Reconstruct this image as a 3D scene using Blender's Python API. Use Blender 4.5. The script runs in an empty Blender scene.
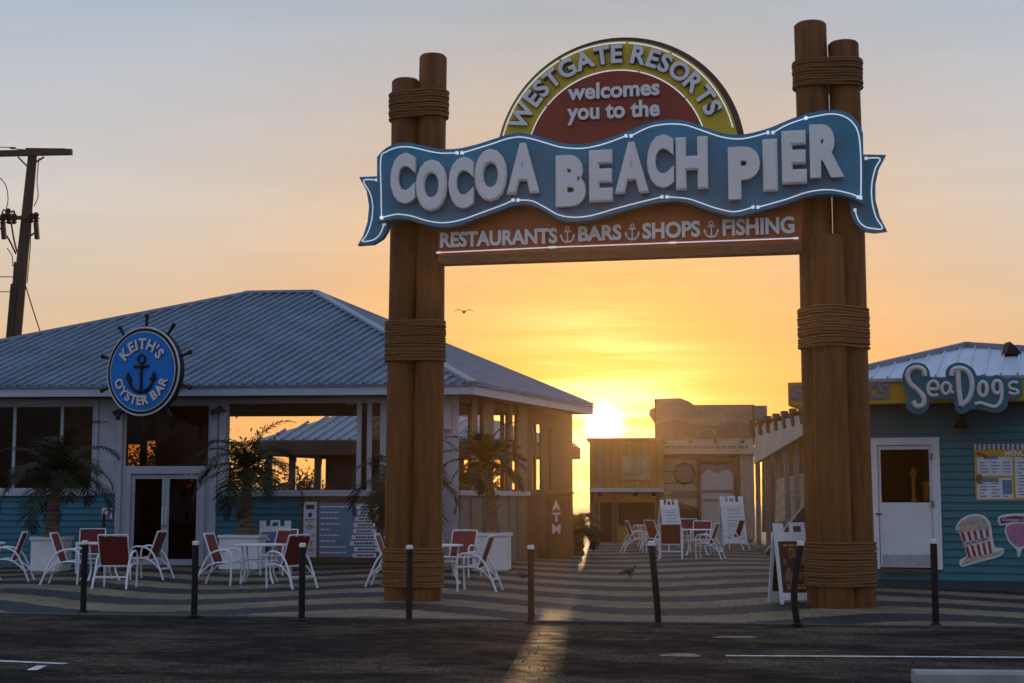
import bpy, bmesh, math, random
from mathutils import Vector, Matrix
R = math.radians
sc = bpy.context.scene
COL = sc.collection
rnd = random.Random(7)

# ------------------------------------------------------------------ camera, sky, sun, exposure
CAM_H, FPX, HOR = 1.55, 1490.0, 500.0
PITCH = math.atan((HOR - 341.5) / FPX)
cam_d = bpy.data.cameras.new('camera'); cam = bpy.data.objects.new('camera', cam_d); COL.objects.link(cam)
cam.location = (0, 0, CAM_H); cam.rotation_euler = (math.pi/2 + PITCH, 0, 0)
cam_d.sensor_width = 36.0; cam_d.lens = FPX / 1024 * 36.0
cam_d.clip_start = 0.1; cam_d.clip_end = 5000
sc.camera = cam
FW = Vector((0, math.cos(PITCH), math.sin(PITCH))); UPV = Vector((0, -math.sin(PITCH), math.cos(PITCH)))
EYE = Vector((0, 0, CAM_H))
def ray(px, py): return FW + Vector((1, 0, 0)) * ((px - 512) / FPX) - UPV * ((py - 341.5) / FPX)
def G(px, py, z=0.0):                       # a point of the ground seen at a picture position (used to survey the place)
    d = ray(px, py); return EYE + d * ((z - CAM_H) / d.z)
def AT(px, py, y):
    d = ray(px, py); return EYE + d * (y / d.y)

SUN_DIR = ray(604, 424).normalized()        # towards the sun
SUN_EL = math.asin(SUN_DIR.z); SUN_AZ = math.atan2(SUN_DIR.x, SUN_DIR.y)
world = bpy.data.worlds.new('World'); sc.world = world; world.use_nodes = True
wt = world.node_tree; wn = wt.nodes; wl = wt.links
for n in list(wn): wn.remove(n)
def wnode(t, **k):
    n = wn.new(t)
    for a, v in k.items(): setattr(n, a, v)
    return n
def wmath(op, a, b=None, clamp=False):
    n = wnode('ShaderNodeMath', operation=op, use_clamp=clamp)
    for i, v in enumerate((a, b)):
        if v is None: continue
        if isinstance(v, (int, float)): n.inputs[i].default_value = v
        else: wl.new(v, n.inputs[i])
    return n.outputs[0]
def wmix(fac, a, b, blend='MIX'):
    n = wnode('ShaderNodeMix', data_type='RGBA', blend_type=blend); n.clamp_factor = True
    for s, v in ((n.inputs[0], fac), (n.inputs[6], a), (n.inputs[7], b)):
        if isinstance(v, (int, float)): s.default_value = v
        elif isinstance(v, tuple): s.default_value = (*v, 1)
        else: wl.new(v, s)
    return n.outputs[2]
def wramp(fac, stops):
    n = wnode('ShaderNodeValToRGB'); el = n.color_ramp.elements
    while len(el) < len(stops): el.new(0.5)
    for e, (p, c) in zip(el, stops): e.position = p; e.color = (*c, 1)
    wl.new(fac, n.inputs[0]); return n.outputs[0]
tc = wnode('ShaderNodeTexCoord'); sep = wnode('ShaderNodeSeparateXYZ'); wl.new(tc.outputs['Generated'], sep.inputs[0])
sky = wnode('ShaderNodeTexSky', sky_type='NISHITA'); sky.sun_disc = False
sky.sun_elevation = SUN_EL; sky.sun_rotation = SUN_AZ; sky.air_density = 1.4; sky.dust_density = 3.0; sky.ozone_density = 2.0
def dotdir(v):
    n = wnode('ShaderNodeVectorMath', operation='DOT_PRODUCT'); wl.new(tc.outputs['Generated'], n.inputs[0]); n.inputs[1].default_value = v
    return n.outputs['Value']
sd = wmath('MAXIMUM', dotdir(tuple(SUN_DIR)), 0.0)
elev = wmath('MAXIMUM', sep.outputs[2], 0.0)
# colours of the dawn sky by height above the horizon, towards the sun and away from it (linear, times 0.1)
front = wramp(wmath('MULTIPLY', elev, 2.0), [
    (0.0, (.86, .47, .16)), (.14, (.83, .55, .28)), (.26, (.76, .62, .47)), (.38, (.70, .67, .635)), (.50, (.59, .62, .67)), (.64, (.45, .55, .68)), (1.0, (.30, .39, .56))])
back = wramp(wmath('MULTIPLY', elev, 2.0), [(0.0, (.27, .26, .33)), (.3, (.38, .42, .56)), (1.0, (.42, .55, .82))])
hz = Vector((SUN_DIR.x, SUN_DIR.y, 0)).normalized()
azf = wmath('MULTIPLY', wmath('ADD', dotdir(tuple(hz)), 0.2), 1.0, True)
warm = wmix(wmath('POWER', sd, 38.0), (1, 1, 1), (1.03, .62, .20))
mp2 = wnode('ShaderNodeMapping'); mp2.inputs['Scale'].default_value = (2.0, 2.0, 15.0); mp2.inputs['Rotation'].default_value = (0, .12, 0); wl.new(tc.outputs['Generated'], mp2.inputs[0])
nz2 = wnode('ShaderNodeTexNoise'); nz2.inputs['Scale'].default_value = 2.6; nz2.inputs['Detail'].default_value = 8.0; nz2.inputs['Distortion'].default_value = .6; wl.new(mp2.outputs[0], nz2.inputs[0])
wisp = wramp(nz2.outputs[0], [(.42, (.985, .985, .99)), (.74, (1.06, 1.045, 1.03))])
grad = wmix(1.0, wmix(1.0, wmix(azf, back, front), warm, 'MULTIPLY'), wisp, 'MULTIPLY')
# glow round the sun, with thin bands of cloud through it
mp = wnode('ShaderNodeMapping'); mp.inputs['Scale'].default_value = (3.0, 3.0, 46.0); wl.new(tc.outputs['Generated'], mp.inputs[0])
nz = wnode('ShaderNodeTexNoise'); nz.inputs['Scale'].default_value = 2.2; nz.inputs['Detail'].default_value = 5.0; wl.new(mp.outputs[0], nz.inputs[0])
cl = wmath('MULTIPLY', wmath('SUBTRACT', nz.outputs[0], 0.42), 3.2, True)
g1 = wmath('MULTIPLY', wmath('POWER', sd, 34000.0), 16.0)
g2 = wmath('MULTIPLY', wmath('MULTIPLY', wmath('POWER', sd, 900.0), 1.5), wmath('ADD', wmath('MULTIPLY', cl, 1.5), 0.10))
g3 = wmath('MULTIPLY', wmath('POWER', sd, 90.0), 0.08)
def scaled(col, f):
    n = wnode('ShaderNodeVectorMath', operation='SCALE'); n.inputs[0].default_value = col; wl.new(f, n.inputs['Scale']); return n.outputs[0]
def vadd(a, b):
    n = wnode('ShaderNodeVectorMath', operation='ADD'); wl.new(a, n.inputs[0]); wl.new(b, n.inputs[1]); return n.outputs[0]
band = wmath('MULTIPLY', wmath('MULTIPLY', cl, wmath('POWER', sd, 70.0)), 0.16)
glow = vadd(vadd(scaled((1.0, .86, .55), g1), scaled((1.0, .74, .32), g2)), vadd(scaled((1.0, .42, .03), g3), scaled((1., .7, .4), band)))
nv = wnode('ShaderNodeVectorMath', operation='SCALE'); wl.new(vadd(grad, glow), nv.inputs[0]); nv.inputs['Scale'].default_value = 10.0
final = wmix(0.88, sky.outputs[0], nv.outputs[0])
bg = wnode('ShaderNodeBackground'); bg.inputs[1].default_value = 0.1; wl.new(final, bg.inputs[0])
wo = wnode('ShaderNodeOutputWorld'); wl.new(bg.outputs[0], wo.inputs[0])

sun_d = bpy.data.lights.new('sun', 'SUN'); sun = bpy.data.objects.new('sun', sun_d); COL.objects.link(sun)
sun_d.energy = 2.2; sun_d.angle = R(0.5); sun_d.color = (1.0, .62, .28)
sun.rotation_euler = (-SUN_DIR).to_track_quat('-Z', 'Y').to_euler(); sun.location = (3, 60, 30)

sc.view_settings.view_transform = 'Standard'; sc.view_settings.look = 'None'
sc.view_settings.exposure = 0.0; sc.view_settings.gamma = 1.0; sc.view_settings.use_curve_mapping = False
sc.cycles.use_denoising = True
sc.cycles.max_bounces = 8; sc.cycles.transparent_max_bounces = 16; sc.cycles.volume_bounces = 0
sc.cycles.sample_clamp_indirect = 4.0

# ------------------------------------------------------------------ materials
MATS = {}
def mat(name, col, rough=.6, metal=0.0, var=.18, scale=6.0, bump=.0, stretch=(1, 1, 1), emit=0.0, spec=.5, col2=None, bscale=None):
    if name in MATS: return MATS[name]
    m = bpy.data.materials.new(name); m.use_nodes = True; nt = m.node_tree; N = nt.nodes; L = nt.links
    b = N['Principled BSDF']; b.inputs['Roughness'].default_value = rough; b.inputs['Metallic'].default_value = metal
    b.inputs['Specular IOR Level'].default_value = spec
    t = N.new('ShaderNodeTexCoord'); mp = N.new('ShaderNodeMapping'); mp.inputs['Scale'].default_value = stretch
    L.new(t.outputs['Object'], mp.inputs[0])
    n = N.new('ShaderNodeTexNoise'); n.inputs['Scale'].default_value = scale; n.inputs['Detail'].default_value = 6; n.inputs['Roughness'].default_value = .62
    L.new(mp.outputs[0], n.inputs[0])
    r = N.new('ShaderNodeValToRGB'); e = r.color_ramp.elements
    c2 = col2 or tuple(min(1, c * (1 + var)) for c in col); c1 = tuple(c * (1 - var) for c in col)
    e[0].position = .3; e[1].position = .7; e[0].color = (*c1, 1); e[1].color = (*c2, 1)
    L.new(n.outputs[0], r.inputs[0]); L.new(r.outputs[0], b.inputs['Base Color'])
    rr = N.new('ShaderNodeMath'); rr.operation = 'MULTIPLY_ADD'; rr.inputs[1].default_value = .25; rr.inputs[2].default_value = rough - .12; rr.use_clamp = True
    L.new(n.outputs[0], rr.inputs[0]); L.new(rr.outputs[0], b.inputs['Roughness'])
    if bump:
        n2 = n
        if bscale:
            n2 = N.new('ShaderNodeTexNoise'); n2.inputs['Scale'].default_value = bscale; n2.inputs['Detail'].default_value = 4; L.new(mp.outputs[0], n2.inputs[0])
        bp = N.new('ShaderNodeBump'); bp.inputs['Strength'].default_value = bump; bp.inputs['Distance'].default_value = .02
        L.new(n2.outputs[0], bp.inputs['Height']); L.new(bp.outputs[0], b.inputs['Normal'])
    if emit:
        b.inputs['Emission Color'].default_value = (*col, 1); b.inputs['Emission Strength'].default_value = emit
    MATS[name] = m; return m
def glass(name, tint=(.25, .2, .15), refl=.06, thru=.5):
    if name in MATS: return MATS[name]
    m = bpy.data.materials.new(name); m.use_nodes = True; nt = m.node_tree; N = nt.nodes; L = nt.links
    N.remove(N['Principled BSDF']); o = [n for n in N if n.type == 'OUTPUT_MATERIAL'][0]
    tr = N.new('ShaderNodeBsdfTransparent'); tr.inputs[0].default_value = (*[thru * c for c in tint], 1)
    gl = N.new('ShaderNodeBsdfGlossy'); gl.inputs['Roughness'].default_value = .03; gl.inputs[0].default_value = (.9, .9, .9, 1)
    fr = N.new('ShaderNodeFresnel'); fr.inputs[0].default_value = 1.13
    ad = N.new('ShaderNodeMath'); ad.operation = 'ADD'; ad.inputs[1].default_value = refl; L.new(fr.outputs[0], ad.inputs[0])
    mx = N.new('ShaderNodeMixShader'); L.new(ad.outputs[0], mx.inputs[0]); L.new(tr.outputs[0], mx.inputs[1]); L.new(gl.outputs[0], mx.inputs[2])
    L.new(mx.outputs[0], o.inputs[0]); MATS[name] = m; return m

W_PAINT = mat('white_paint', (.72, .72, .72), .5, var=.08, scale=3)
W_TRIM = mat('white_trim', (.38, .39, .42), .55, var=.12, scale=2.5)  # white darkened in its colour to stand for shade under the eaves
LETTER = mat('letter_acrylic', (.80, .77, .72), .45, var=.05, scale=2)
TEAL = mat('teal_siding', (.007, .125, .175), .55, var=.16, scale=1.2, stretch=(.6, 1, 3), bump=.05)
TEAL2 = mat('teal_kiosk_siding', (.007, .145, .17), .5, var=.16, scale=1.2, stretch=(.6, 1, 3), bump=.05)
ROOFM = mat('roof_metal', (.13, .185, .25), .45, .3, var=.28, scale=1.1, stretch=(1, 1, 1), bump=.03)
ROOFW = mat('pale_roof_metal', (.50, .56, .66), .45, .3, var=.12, scale=.9)
LOGM = mat('log_wood', (.135, .050, .010), .7, var=.55, scale=4, stretch=(1.9, 1.9, .22), bump=.35, spec=.3, bscale=9)
ROPE = mat('rope_fibre', (.165, .07, .018), .85, var=.35, scale=14, stretch=(1, 1, 3), bump=.5)
BROWN = mat('brown_wood', (.12, .055, .02), .6, var=.35, scale=3, stretch=(1, 1, 1), bump=.2)
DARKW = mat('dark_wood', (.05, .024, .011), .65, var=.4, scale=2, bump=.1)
SOFFIT = mat('soffit_wood', (.16, .10, .06), .65, var=.25, scale=2)
BLACKM = mat('black_metal', (.018, .018, .020), .4, .6, var=.3, scale=8)
BLACK = mat('black_paint', (.010, .010, .012), .6, var=.3, scale=8, spec=.2)
BRONZE = mat('brown_rim', (.045, .022, .014), .5, var=.2)
BANNER = mat('ribbon_blue', (.005, .19, .31), .42, var=.2, scale=1.6)
YELLOW = mat('sign_yellow', (.58, .41, .008), .5, var=.1, scale=2)
GOLD = mat('board_gold', (.62, .34, .006), .55, var=.12, scale=2)
RED = mat('sign_red', (.25, .022, .004), .5, var=.15, scale=2)
RUST = mat('board_rust', (.32, .068, .008), .5, var=.18, scale=2)
NEON = mat('neon_tube', (.9, .92, 1.0), .3, var=.02, emit=.42)
SLING = mat('sling_red', (.15, .009, .006), .7, var=.18, scale=30, bump=.1)
CHAIRM = mat('chair_white_metal', (.74, .75, .77), .35, .1, var=.06)
KBLUE = mat('disc_blue', (.003, .17, .56), .45, var=.12, scale=2, spec=.2)
PURPLE = mat('purple_letter', (.19, .18, .23), .5, var=.1)
SIGNTEAL = mat('cutout_teal', (.008, .14, .19), .45, var=.12, scale=2)
CREAM = mat('cream_letter', (.66, .60, .56), .5, var=.06)
BEIGE = mat('beige_wall', (.52, .37, .21), .65, var=.15, scale=1.5)  # brightened to put the sun's flare into the wall colour
PLAQUE = mat('plaque_white', (.66, .66, .70), .55, var=.05)
BOARDBLUE = mat('board_blue', (.14, .21, .33), .55, var=.1, scale=3)
INK = mat('print_ink', (.05, .05, .06), .6, var=.2)
GREYV = mat('kiosk_grey', (.20, .18, .17), .6, var=.25, scale=1.2)
FROND = mat('palm_leaf', (.014, .020, .006), .6, var=.5, scale=5, spec=.15)
TRUNK = mat('palm_bark', (.15, .10, .065), .85, var=.45, scale=7, stretch=(1, 1, 3), bump=.6)
SHRUBM = mat('shrub_leaf', (.030, .045, .016), .6, var=.5, scale=3)
CONC = mat('concrete', (.30, .29, .28), .8, var=.2, scale=4, bump=.15)
PIGEON = mat('pigeon_feather', (.045, .045, .05), .6, var=.4, scale=14)
POLEW = mat('pole_wood', (.045, .030, .020), .8, var=.35, scale=6, stretch=(2, 2, .15), bump=.3)
GLASS = glass('window_glass', (.85, .62, .4), .006, .75)
KGLASS = glass('kiosk_glass', (.95, .85, .7), .004, .9)
DGLASS = glass('door_glass', (.7, .42, .25), .004, .35)

# ------------------------------------------------------------------ mesh helpers
ROOT = {}
class MB:
    def __init__(s, M=None): s.bm = bmesh.new(); s.M = M or Matrix.Identity(4)
    def v(s, p): return s.bm.verts.new(s.M @ Vector(p))
    def face(s, pts):
        try: return s.bm.faces.new([s.v(p) for p in pts])
        except ValueError: return None
    def hexa(s, c):                                     # eight corners: bottom ring, then top ring
        vs = [s.v(p) for p in c]
        for f in ((3, 2, 1, 0), (4, 5, 6, 7), (0, 1, 5, 4), (1, 2, 6, 5), (2, 3, 7, 6), (3, 0, 4, 7)):
            s.bm.faces.new([vs[i] for i in f])
        return s
    def box(s, x0, x1, y0, y1, z0, z1, bevel=0):
        n0 = len(s.bm.verts)
        s.hexa([(x0, y0, z0), (x1, y0, z0), (x1, y1, z0), (x0, y1, z0), (x0, y0, z1), (x1, y0, z1), (x1, y1, z1), (x0, y1, z1)])
        if bevel:
            s.bm.verts.ensure_lookup_table(); vs = set(list(s.bm.verts)[n0:])
            es = [e for e in s.bm.edges if e.verts[0] in vs]
            bmesh.ops.bevel(s.bm, geom=es, offset=bevel, segments=1, affect='EDGES')
        return s
    def bar(s, p, q, w, h):                             # box beam between two points
        p = Vector(p); q = Vector(q); d = (q - p).normalized()
        a = d.cross(Vector((0, 0, 1)))
        if a.length < 1e-3: a = Vector((1, 0, 0))
        a.normalize(); b = a.cross(d)
        c = []
        for o in (p, q):
            for i, j in ((-1, -1), (1, -1), (1, 1), (-1, 1)): c.append(o + a * (i * w / 2) + b * (j * h / 2))
        return s.hexa(c)
    def prism(s, pts, y0, y1):                          # outline in (x, z), extruded along y
        f = [s.v((p[0], y0, p[1])) for p in pts]; b = [s.v((p[0], y1, p[1])) for p in pts]
        s.bm.faces.new(f); s.bm.faces.new(b[::-1]); n = len(pts)
        for i in range(n): s.bm.faces.new((f[i], b[i], b[(i + 1) % n], f[(i + 1) % n]))
        return s
    def tube(s, pts, r, n=6, closed=False, caps=True, flat=None):
        P = [Vector(p) for p in pts]; m = len(P); rs = r if isinstance(r, (list, tuple)) else [r] * m
        T = []
        for i in range(m):
            a = P[(i - 1) % m] if (closed or i > 0) else P[i]; b = P[(i + 1) % m] if (closed or i < m - 1) else P[i]
            T.append((b - a).normalized() if (b - a).length > 1e-9 else Vector((0, 0, 1)))
        u = T[0].orthogonal().normalized(); rings = []
        for i in range(m):
            u = (u - T[i] * u.dot(T[i]));
            u = u.normalized() if u.length > 1e-6 else T[i].orthogonal().normalized()
            w = T[i].cross(u); ring = []
            for k in range(n):
                a = 2 * math.pi * k / n; o = (u * math.cos(a) + w * math.sin(a)) * rs[i]
                if flat: o = Vector((o.x, o.y * flat, o.z))
                ring.append(s.v(P[i] + o))
            rings.append(ring)
        for i in range(m if closed else m - 1):
            A = rings[i]; B = rings[(i + 1) % m]
            for k in range(n): s.bm.faces.new((A[k], A[(k + 1) % n], B[(k + 1) % n], B[k]))
        if caps and not closed: s.bm.faces.new(rings[0][::-1]); s.bm.faces.new(rings[-1])
        return s
    def lathe(s, prof, c=(0, 0, 0), n=20, squash=1.0):
        rings = []
        for r, z in prof: rings.append([s.v((c[0] + r * math.cos(2 * math.pi * k / n), c[1] + squash * r * math.sin(2 * math.pi * k / n), c[2] + z)) for k in range(n)])
        for A, B in zip(rings, rings[1:]):
            for k in range(n): s.bm.faces.new((A[k], A[(k + 1) % n], B[(k + 1) % n], B[k]))
        s.bm.faces.new(rings[0][::-1]); s.bm.faces.new(rings[-1]); return s
    def ball(s, c, rx, ry, rz, n=8):
        m0 = Matrix.Translation(c) @ Matrix.Diagonal((rx, ry, rz, 1))
        bmesh.ops.create_icosphere(s.bm, subdivisions=2, radius=1, matrix=s.M @ m0); return s
    def disc(s, cx, cz, r, y0, y1, n=48, rz=None): return s.prism([(cx + r * math.cos(2 * math.pi * k / n), cz + (rz or r) * math.sin(2 * math.pi * k / n)) for k in range(n)], y0, y1)
    def add(s, other_bm, M):                            # merge a small bmesh through a matrix
        mp = {}
        for v in other_bm.verts: mp[v] = s.bm.verts.new(s.M @ (M @ v.co))
        for f in other_bm.faces:
            try: s.bm.faces.new([mp[v] for v in f.verts])
            except ValueError: pass
        return s
    def build(s, name, m, parent=None, smooth=False, label=None, kind=None):
        bmesh.ops.recalc_face_normals(s.bm, faces=s.bm.faces[:])
        me = bpy.data.meshes.new(name)
        if parent is not None: s.bm.transform(ROOT[parent.name].inverted())
        s.bm.to_mesh(me); s.bm.free()
        me.materials.append(m)
        if smooth:
            for p in me.polygons: p.use_smooth = True
            me.set_sharp_from_angle(angle=R(40))
        o = bpy.data.objects.new(name, me); COL.objects.link(o)
        if parent is not None: o.parent = parent; ROOT[o.name] = ROOT[parent.name]
        else: ROOT[o.name] = Matrix.Identity(4)
        if label: o['label'] = label
        if kind: o['kind'] = kind
        return o
def tag(o, label, cat, group=None):
    o['label'] = label; o['category'] = cat
    if group: o['group'] = group
    return o
def thing(name, M, label, cat, group=None):
    o = bpy.data.objects.new(name, None); COL.objects.link(o); o.matrix_world = M; o.empty_display_size = .2
    ROOT[o.name] = M.copy(); return tag(o, label, cat, group)
def center(o):                                          # put a one-mesh thing's origin at its base
    vs = [v.co for v in o.data.vertices]; c = Vector(((min(v.x for v in vs) + max(v.x for v in vs)) / 2, (min(v.y for v in vs) + max(v.y for v in vs)) / 2, min(v.z for v in vs)))
    o.data.transform(Matrix.Translation(-c)); o.location = c; return o
def copy_tree(o, parent=None):
    c = o.copy(); COL.objects.link(c)
    if parent is not None: c.parent = parent
    for ch in o.children: copy_tree(ch, c)
    return c
class Plane:                                            # an upright plane through a surveyed point, turned by deg (right end nearer)
    def __init__(s, p, deg):
        s.p = Vector((p[0], p[1], 0)); a = R(deg); s.u = Vector((math.cos(a), -math.sin(a), 0)); s.n = Vector((math.sin(a), math.cos(a), 0))
        s.M = Matrix.Translation(s.p) @ Matrix.Rotation(-a, 4, 'Z')
    def at(s, px, py, off=0.0):                         # (u, z) where the ray meets the plane shifted back by off
        d = ray(px, py); o = s.p + s.n * off
        t = (o - EYE).dot(s.n) / d.dot(s.n); q = EYE + d * t
        return ((q - o).dot(s.u), q.z)
    def many(s, pts, off=0.0): return [s.at(x, y, off) for x, y in pts]
    def shift(s, du, dn, z=0): return s.M @ Matrix.Translation((du, dn, z))
GLY = {}
def glyphs(text, bold=0.0, depth=.0):
    key = (text, bold)
    if key not in GLY:
        cu = bpy.data.curves.new('t', 'FONT'); cu.body = text; cu.offset = bold; cu.resolution_u = 4; cu.extrude = .5; cu.fill_mode = 'BOTH'
        ob = bpy.data.objects.new('t', cu); COL.objects.link(ob)
        dg = bpy.context.evaluated_depsgraph_get(); me = bpy.data.meshes.new_from_object(ob.evaluated_get(dg))
        bm = bmesh.new(); bm.from_mesh(me); bmesh.ops.remove_doubles(bm, verts=bm.verts[:], dist=1e-5)
        bpy.data.objects.remove(ob); bpy.data.curves.remove(cu); bpy.data.meshes.remove(me)
        xs = [v.co.x for v in bm.verts]; ys = [v.co.y for v in bm.verts]
        GLY[key] = (bm, min(xs), max(xs), min(ys), max(ys))
    return GLY[key]
def text(mb, s, x0, z0, x1, z1, y, depth=.02, bold=0.0, shear=0.0, ybox=None):
    """lettering fitted to a box on an upright plane; ybox=(lo,hi) fixes the glyph heights the box stands for; shear = rise per metre along x"""
    bm, a, b, c, d = glyphs(s, bold)
    if ybox: c, d = ybox
    sx = (x1 - x0) / (b - a); sz = (z1 - z0) / (d - c)
    M = Matrix(((sx, 0, 0, x0 - a * sx), (0, 0, -depth, y - depth / 2), (shear * sx, sz, 0, z0 - c * sz - shear * a * sx), (0, 0, 0, 1)))
    mb.add(bm, M)
def arc_text(mb, s, cx, cz, r, h, a0, a1, y, depth=.02, bold=0.0, inward=False, aspect=1.0, grow=0.0):
    """letters along an arc from angle a0 to a1 (degrees), h tall; inward puts them upright along the bottom"""
    wid = []
    for ch in s:
        if ch == ' ': wid.append(.34); continue
        _, a, b, _, _ = glyphs(ch, bold); wid.append(b - a + .10)
    tot = sum(wid); pos = 0
    for ch, w in zip(s, wid):
        t = (pos + w / 2) / tot; pos += w
        if ch == ' ': continue
        bm, a, b, c, d = glyphs(ch, bold + grow)
        capd = glyphs('E', bold + grow); k = h / (capd[4] - capd[3])
        an = R(a0 + (a1 - a0) * t); rr = r
        px = cx + rr * math.cos(an); pz = cz + rr * math.sin(an)
        ro = an - math.pi / 2 if not inward else an + math.pi / 2
        ca, sa = math.cos(ro), math.sin(ro); mx = (a + b) / 2; mz = (capd[3] + capd[4]) / 2
        kx = k * aspect
        M = Matrix(((ca * kx, -sa * k, 0, px - ca * kx * mx + sa * k * mz), (0, 0, -depth, y - depth / 2), (sa * kx, ca * k, 0, pz - sa * kx * mx - ca * k * mz), (0, 0, 0, 1)))
        mb.add(bm, M)
def smooth_path(pts, n=6, closed=False):
    P = [Vector(p) for p in pts]; m = len(P); out = []
    rng = range(m) if closed else range(m - 1)
    for i in rng:
        p0 = P[(i - 1) % m] if (closed or i > 0) else P[i]; p1 = P[i]; p2 = P[(i + 1) % m]; p3 = P[(i + 2) % m] if (closed or i + 2 < m) else p2
        for k in range(n):
            t = k / n; out.append(.5 * ((2 * p1) + (p2 - p0) * t + (2 * p0 - 5 * p1 + 4 * p2 - p3) * t * t + (3 * p1 - p0 - 3 * p2 + p3) * t ** 3))
    if not closed: out.append(P[-1])
    return out
def wall(mb, u0, u1, z0, z1, holes, y0, y1):            # a wall slab with rectangular openings
    us = sorted({u0, u1, *[min(max(h[i], u0), u1) for h in holes for i in (0, 1)]}); zs = sorted({z0, z1, *[min(max(h[i], z0), z1) for h in holes for i in (2, 3)]})
    def solid(i, j):
        if i < 0 or j < 0 or i >= len(us) - 1 or j >= len(zs) - 1: return False
        a = (us[i] + us[i + 1]) / 2; b = (zs[j] + zs[j + 1]) / 2
        return not any(h[0] < a < h[1] and h[2] < b < h[3] for h in holes)
    for i in range(len(us) - 1):
        for j in range(len(zs) - 1):
            if not solid(i, j): continue
            a, b, c, d = us[i], us[i + 1], zs[j], zs[j + 1]
            mb.face([(a, y0, c), (b, y0, c), (b, y0, d), (a, y0, d)]); mb.face([(a, y1, c), (a, y1, d), (b, y1, d), (b, y1, c)])
            if not solid(i - 1, j): mb.face([(a, y0, c), (a, y0, d), (a, y1, d), (a, y1, c)])
            if not solid(i + 1, j): mb.face([(b, y0, c), (b, y1, c), (b, y1, d), (b, y0, d)])
            if not solid(i, j - 1): mb.face([(a, y0, c), (a, y1, c), (b, y1, c), (b, y0, c)])
            if not solid(i, j + 1): mb.face([(a, y0, d), (b, y0, d), (b, y1, d), (a, y1, d)])
    bmesh.ops.remove_doubles(mb.bm, verts=mb.bm.verts[:], dist=1e-5); return mb
def siding(mb, u0, u1, z0, z1, holes, y, pitch=.14, proud=.022):   # overlapping boards hung on a wall face
    k = 0; z = z0
    while z < z1 - 1e-4:
        zt = min(z + pitch, z1); zm = (z + zt) / 2
        cuts = sorted((max(h[0], u0), min(h[1], u1)) for h in holes if h[2] < zm < h[3] and h[1] > u0 and h[0] < u1)
        a = u0; segs = []
        for c, d in cuts:
            if c > a: segs.append((a, c))
            a = max(a, d)
        if a < u1: segs.append((a, u1))
        for a, b in segs:
            mb.hexa([(a, y - proud, z), (b, y - proud, z), (b, y, z), (a, y, z), (a, y - .004, zt - .0005), (b, y - .004, zt - .0005), (b, y, zt - .0005), (a, y, zt - .0005)])
        z = zt
    return mb
def ribs(mb, poly, d, spacing, w=.05, h=.035, start=.1, along=None):   # raised seams on a roof face, running along d
    P = [Vector(p) for p in poly]; n = (P[1] - P[0]).cross(P[2] - P[0]).normalized()
    if n.z < 0: n = -n
    d = Vector(d); d = (d - n * d.dot(n)).normalized(); e = d.cross(n).normalized()
    o = P[0]; cs = [((p - o).dot(e), (p - o).dot(d)) for p in P]
    lo = min(c[0] for c in cs); hi = max(c[0] for c in cs); s = lo + start
    while s < hi:
        hits = []
        for i in range(len(cs)):
            a, b = cs[i], cs[(i + 1) % len(cs)]
            if (a[0] - s) * (b[0] - s) < 0: hits.append(a[1] + (b[1] - a[1]) * (s - a[0]) / (b[0] - a[0]))
        if len(hits) >= 2:
            t0, t1 = min(hits), max(hits)
            if t1 - t0 > .08:
                c = []
                for dz in (0.0, h):
                    k = w / 2 if dz == 0 else w / 3.2
                    for t, q in ((t0, -k), (t0, k), (t1, k), (t1, -k)): c.append(o + e * (s + q) + d * t + n * dz)
                mb.hexa(c)
        s += spacing
    return mb

# ------------------------------------------------------------------ the setting: ground, plaza, road
def slab(mb, poly, t):
    P = [Vector(p) for p in poly]; n = (P[1] - P[0]).cross(P[2] - P[0]).normalized()
    if n.z < 0: n = -n
    a = [mb.v(p) for p in P]; b = [mb.v(p - n * t) for p in P]
    mb.bm.faces.new(a); mb.bm.faces.new(b[::-1]); k = len(P)
    for i in range(k): mb.bm.faces.new((a[i], b[i], b[(i + 1) % k], a[(i + 1) % k]))
def setting(o): o['kind'] = 'structure'; return o

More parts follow.
